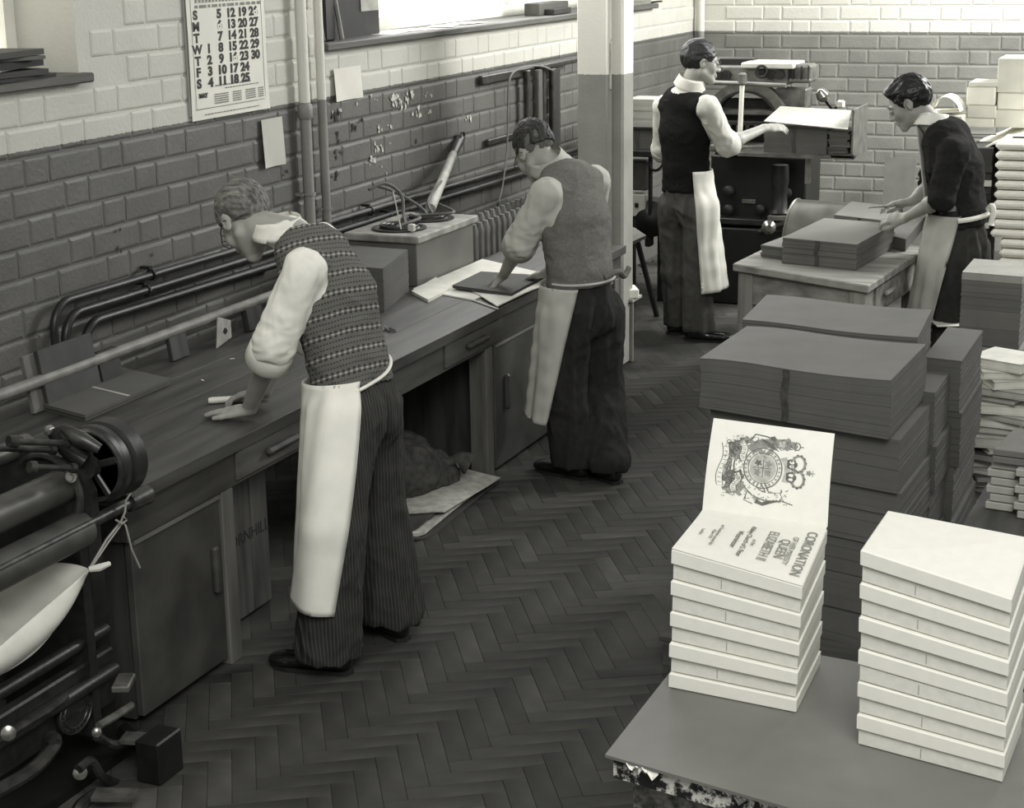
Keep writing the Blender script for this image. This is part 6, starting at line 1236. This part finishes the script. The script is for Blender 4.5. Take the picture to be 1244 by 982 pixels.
apron(T2_, J2, S2, F2_, APR2, J2['pelvis']*.3+J2['waist']*.7, J2['pelvis']*(1, 1, 0)+F2_*.06+S2*.04+V3(0, 0, .3), -1.5, (2.2, 1.75), .30, -.06, r0=(.19, .165), r1=(.19, .17), fold=.008, seed=2)
tie(T2_, J2, S2, F2_, J2['pelvis']*.2+J2['waist']*.8, 1.4, 4.7, (.186, .158), m=APR2)
part('apron_bow', MB().tube(curve_pts([J2['waist']-F2_*.17+S2*.06, J2['waist']-F2_*.2+S2*.0+V3(0, 0, .02), J2['waist']-F2_*.19-S2*.06+V3(0, 0, -.01), J2['waist']-F2_*.19-S2*.1+V3(0, 0, .02)], 6), .013, 8), VEST2, T2_, smooth=True)
# ---- third man: dark vest, standing at the machine
J3 = jt(left=nrmz((-.84, .54, 0)), fwd=nrmz((.54, .84, 0)), pelvis=ony(834, 242, 9.55), waist=ony(833, 205, 9.55), chest=ony(832, 160, 9.55), upch=ony(831, 124, 9.55), neck=ony(838, 104, 9.55), head=ony(852, 77, 9.57),
        shL=ony(807, 130, 9.64), shR=ony(860, 130, 9.42), elL=ony(806, 182, 9.75), elR=ony(882, 176, 9.55), wrL=ony(812, 196, 9.98), wrR=ony(928, 156, 9.80),
        hipL=ony(820, 252, 9.60), hipR=ony(850, 252, 9.50), knL=ony(822, 330, 9.62), knR=ony(848, 332, 9.52), anL=V3(-3.02, 9.68, .09), anR=V3(-2.86, 9.53, .09),
        fdL=nrmz((.8, .5, 0)), fdR=nrmz((.92, .15, 0)), hup=nrmz((.06, .1, .98)), hface=nrmz((.85, .48, -.12)), hs=.97, girth=1.0,
        hdL=nrmz((.5, .8, 0)), hnL=V3(-.5, 0, .8), hdR=nrmz((.8, .55, .0)), hnR=nrmz((.1, -.5, .85)))
VEST3 = mat('black_knit', 24, .95, .1, 90, .3, spec=.1); TR3 = mat('grey_wool', 74, .95, .08, 30, .1, spec=.1); H3 = mat('hair_dark', 28, .45, .4, 90, .4, stretch=(.3, .3, 1))
T3_, S3, F3_ = man((-2.93, 9.56), 'tall dark-haired man in black knitted vest and apron standing at the binding machine', J3, .0065,
    hair_cap(H3, [((0, .072, .04), (0, .75, -.8)), ((0, -.02, -.03), (0, .55, -1)), ((0, .05, .0), (0, .9, -.55))], (.008, .012, .016), 7, .003), dict(shirt=CLOTH3, vest=VEST3, trousers=TR3, hair=H3),
    dict(handL=dict(side=1), handR=dict(side=-1, curls=(.35, .35, .4, .4), thumb=(.5, .6)), glasses=150, cuffL=.1, cuffR=.15, sleeve=(.066, .064, .056), leg=(.1, .09, .095), vesthem=.05, armhole=.008, neckr=.1))
apron(T3_, J3, S3, F3_, APR3, J3['waist']*1.0, J3['pelvis']*(1, 1, 0)+F3_*.03-S3*.04+V3(0, 0, .3), -2.1, 1.3, .33, .04, r0=(.168, .142), r1=(.205, .185), fold=.007, seed=3)
tie(T3_, J3, S3, F3_, J3['waist']*.6+J3['pelvis']*.4, 1.3, 1.75, (.17, .15), 'apron_tie', .012)
# ---- fourth man: dark sweater, working at the far table
J4 = jt(left=nrmz((-.2, -.98, 0)), fwd=nrmz((-.98, .2, 0)), pelvis=ony(1168, 296, 8.55), waist=ony(1166, 258, 8.55), chest=ony(1160, 205, 8.57), upch=ony(1150, 168, 8.58), neck=ony(1134, 152, 8.58), head=ony(1104, 126, 8.60),
        shL=ony(1158, 186, 8.40), shR=ony(1146, 172, 8.75), elL=ony(1142, 242, 8.34), elR=ony(1126, 232, 8.84), wrL=ony(1101, 264, 8.50), wrR=ony(1106, 245, 8.78),
        hipL=ony(1160, 312, 8.47), hipR=ony(1178, 304, 8.66), knL=ony(1158, 380, 8.46), knR=ony(1180, 372, 8.66), anL=V3(-1.24, 8.46, .09), anR=V3(-1.16, 8.72, .09),
        fdL=nrmz((-.95, -.1, 0)), fdR=nrmz((-.95, .1, 0)), hup=nrmz((-.42, -.02, .9)), hface=nrmz((-.86, -.12, -.5)), hs=.98, girth=.98,
        hdL=nrmz((-.9, .1, -.12)), hnL=nrmz((-.3, -.5, .8)), hdR=nrmz((-.85, -.3, -.1)), hnR=nrmz((-.2, .2, .95)))
VEST4 = mat('dark_sweater', 36, .95, .1, 60, .25, spec=.1); TR4 = mat('dark_grey_wool', 54, .95, .08, 30, .1, spec=.1); H4 = mat('hair_black', 20, .38, .4, 90, .4, stretch=(.2, .6, .4))
def ex4(sd, P, R, s): sd.el(P(0, .055, .085), (.06, .045, .035), R, .02); sd.el(P(0, -.07, .02), (.07, .055, .07), R, .02)
T4_, S4, F4_ = man((-1.2, 8.56), 'young man with slicked black hair in dark sweater and apron working at the far table', J4, .006,
    hair_cap(H4, [((0, .082, .045), (0, .75, -.8)), ((0, -.04, -.04), (0, .5, -1)), ((0, .045, .01), (0, .95, -.4))], (.01, .014, .018), 9, .004, extra=ex4), dict(shirt=CLOTH, vest=VEST4, trousers=TR4, hair=H4),
    dict(handL=dict(side=-1, curls=(.55, .6, .65, .7), thumb=(.4, .3)), handR=dict(side=1, curls=(.4, .45, .5, .6), thumb=(.4, .4)), sweater=True, shirt=False, cuffL=.05, cuffR=.05, leg=(.1, .092, .1), vesthem=.09, vestgrow=.024, vestamp=.004))
apron(T4_, J4, S4, F4_, APR2, J4['waist'], J4['pelvis']*(1, 1, 0)+F4_*.08+V3(0, 0, .3), -1.4, (1.95, 1.45), .28, 0, r0=(.165, .155), r1=(.19, .2), fold=.006, seed=4)
tie(T4_, J4, S4, F4_, J4['waist']*.9+J4['pelvis']*.1, 1.9, 3.0, (.168, .15), 'apron_tie', .012, .02, APR, True)
kq = J4['waist']-F4_*.15+S4*.03+V3(0, 0, .03); part('apron_bow', MB().tube(curve_pts([kq, kq+V3(.02, -.02, .02), kq+V3(.03, -.03, -.01), kq+V3(.02, -.03, -.07)], 6), [.014]*18+[.02], 8), APR, T4_, smooth=True)
# apron bib strip seen at his chest
part('apron_bib', MB().sheet(lambda a, b: (J4['waist']*(1-b)+J4['neck']*b)+F4_*(.125-.06*b)+S4*(a-.5)*(.24-.14*b)+V3(0, 0, .0), 10, 14, .004, -F4_), APR2, T4_, smooth='all')
t = thing('bone_knife', J4['wrL'], 'small pale knife held in the right-hand man\'s fingers', 'knife'); kk = J4['wrR']+J4['hdR']*.13
part('blade', MB().tube([kk+V3(.05, -.02, .0), kk+V3(-.07, -.06, -.01)], [.008, .003], 6), STEEL, t)
# sack slumped under the bench
SKM = mat('sacking', 66, .95, .2, 30, .4)
c = onz(540, 585, 0); c = np.array([-3.25, 6.25, 0]); sk = SD(c-[.5, .5, .02], c+[.5, .5, .5], .01)
sk.el(c+[0, 0, .13], (.24, .22, .15), None, .05); sk.el(c+[-.12, -.02, .2], (.15, .16, .14), None, .06); sk.el(c+[.1, .1, .08], (.17, .16, .1), None, .05); sk._pl(c, (0, 0, -1), 0, sk.lo, sk.lo+sk.n*sk.h)
t = thing('sack', c, 'slumped dark sack tied at the neck behind the newspapers under the bench', 'sack')
sdpart('sack_cloth', sk, SKM, t, lambda V: .018*ridge(wnoise(V, 30, 3))-.008+.006*ridge(wnoise(V, 80, 4)))
part('tied_neck', MB().tube(curve_pts([c+[.2, .12, .12], c+[.26, .15, .15], c+[.31, .17, .13]], 5), [.04, .03, .022, .02, .022, .03, .035, .04, .045, .05, .05], 10), SKM, t, smooth=True)
part('tie_string', MB().tube([c+[.28+.026*math.cos(a)*.3, .155+.026*math.cos(a), .14+.026*math.sin(a)] for a in np.linspace(0, 2*math.pi, 13)], .005, 6), STR, t)
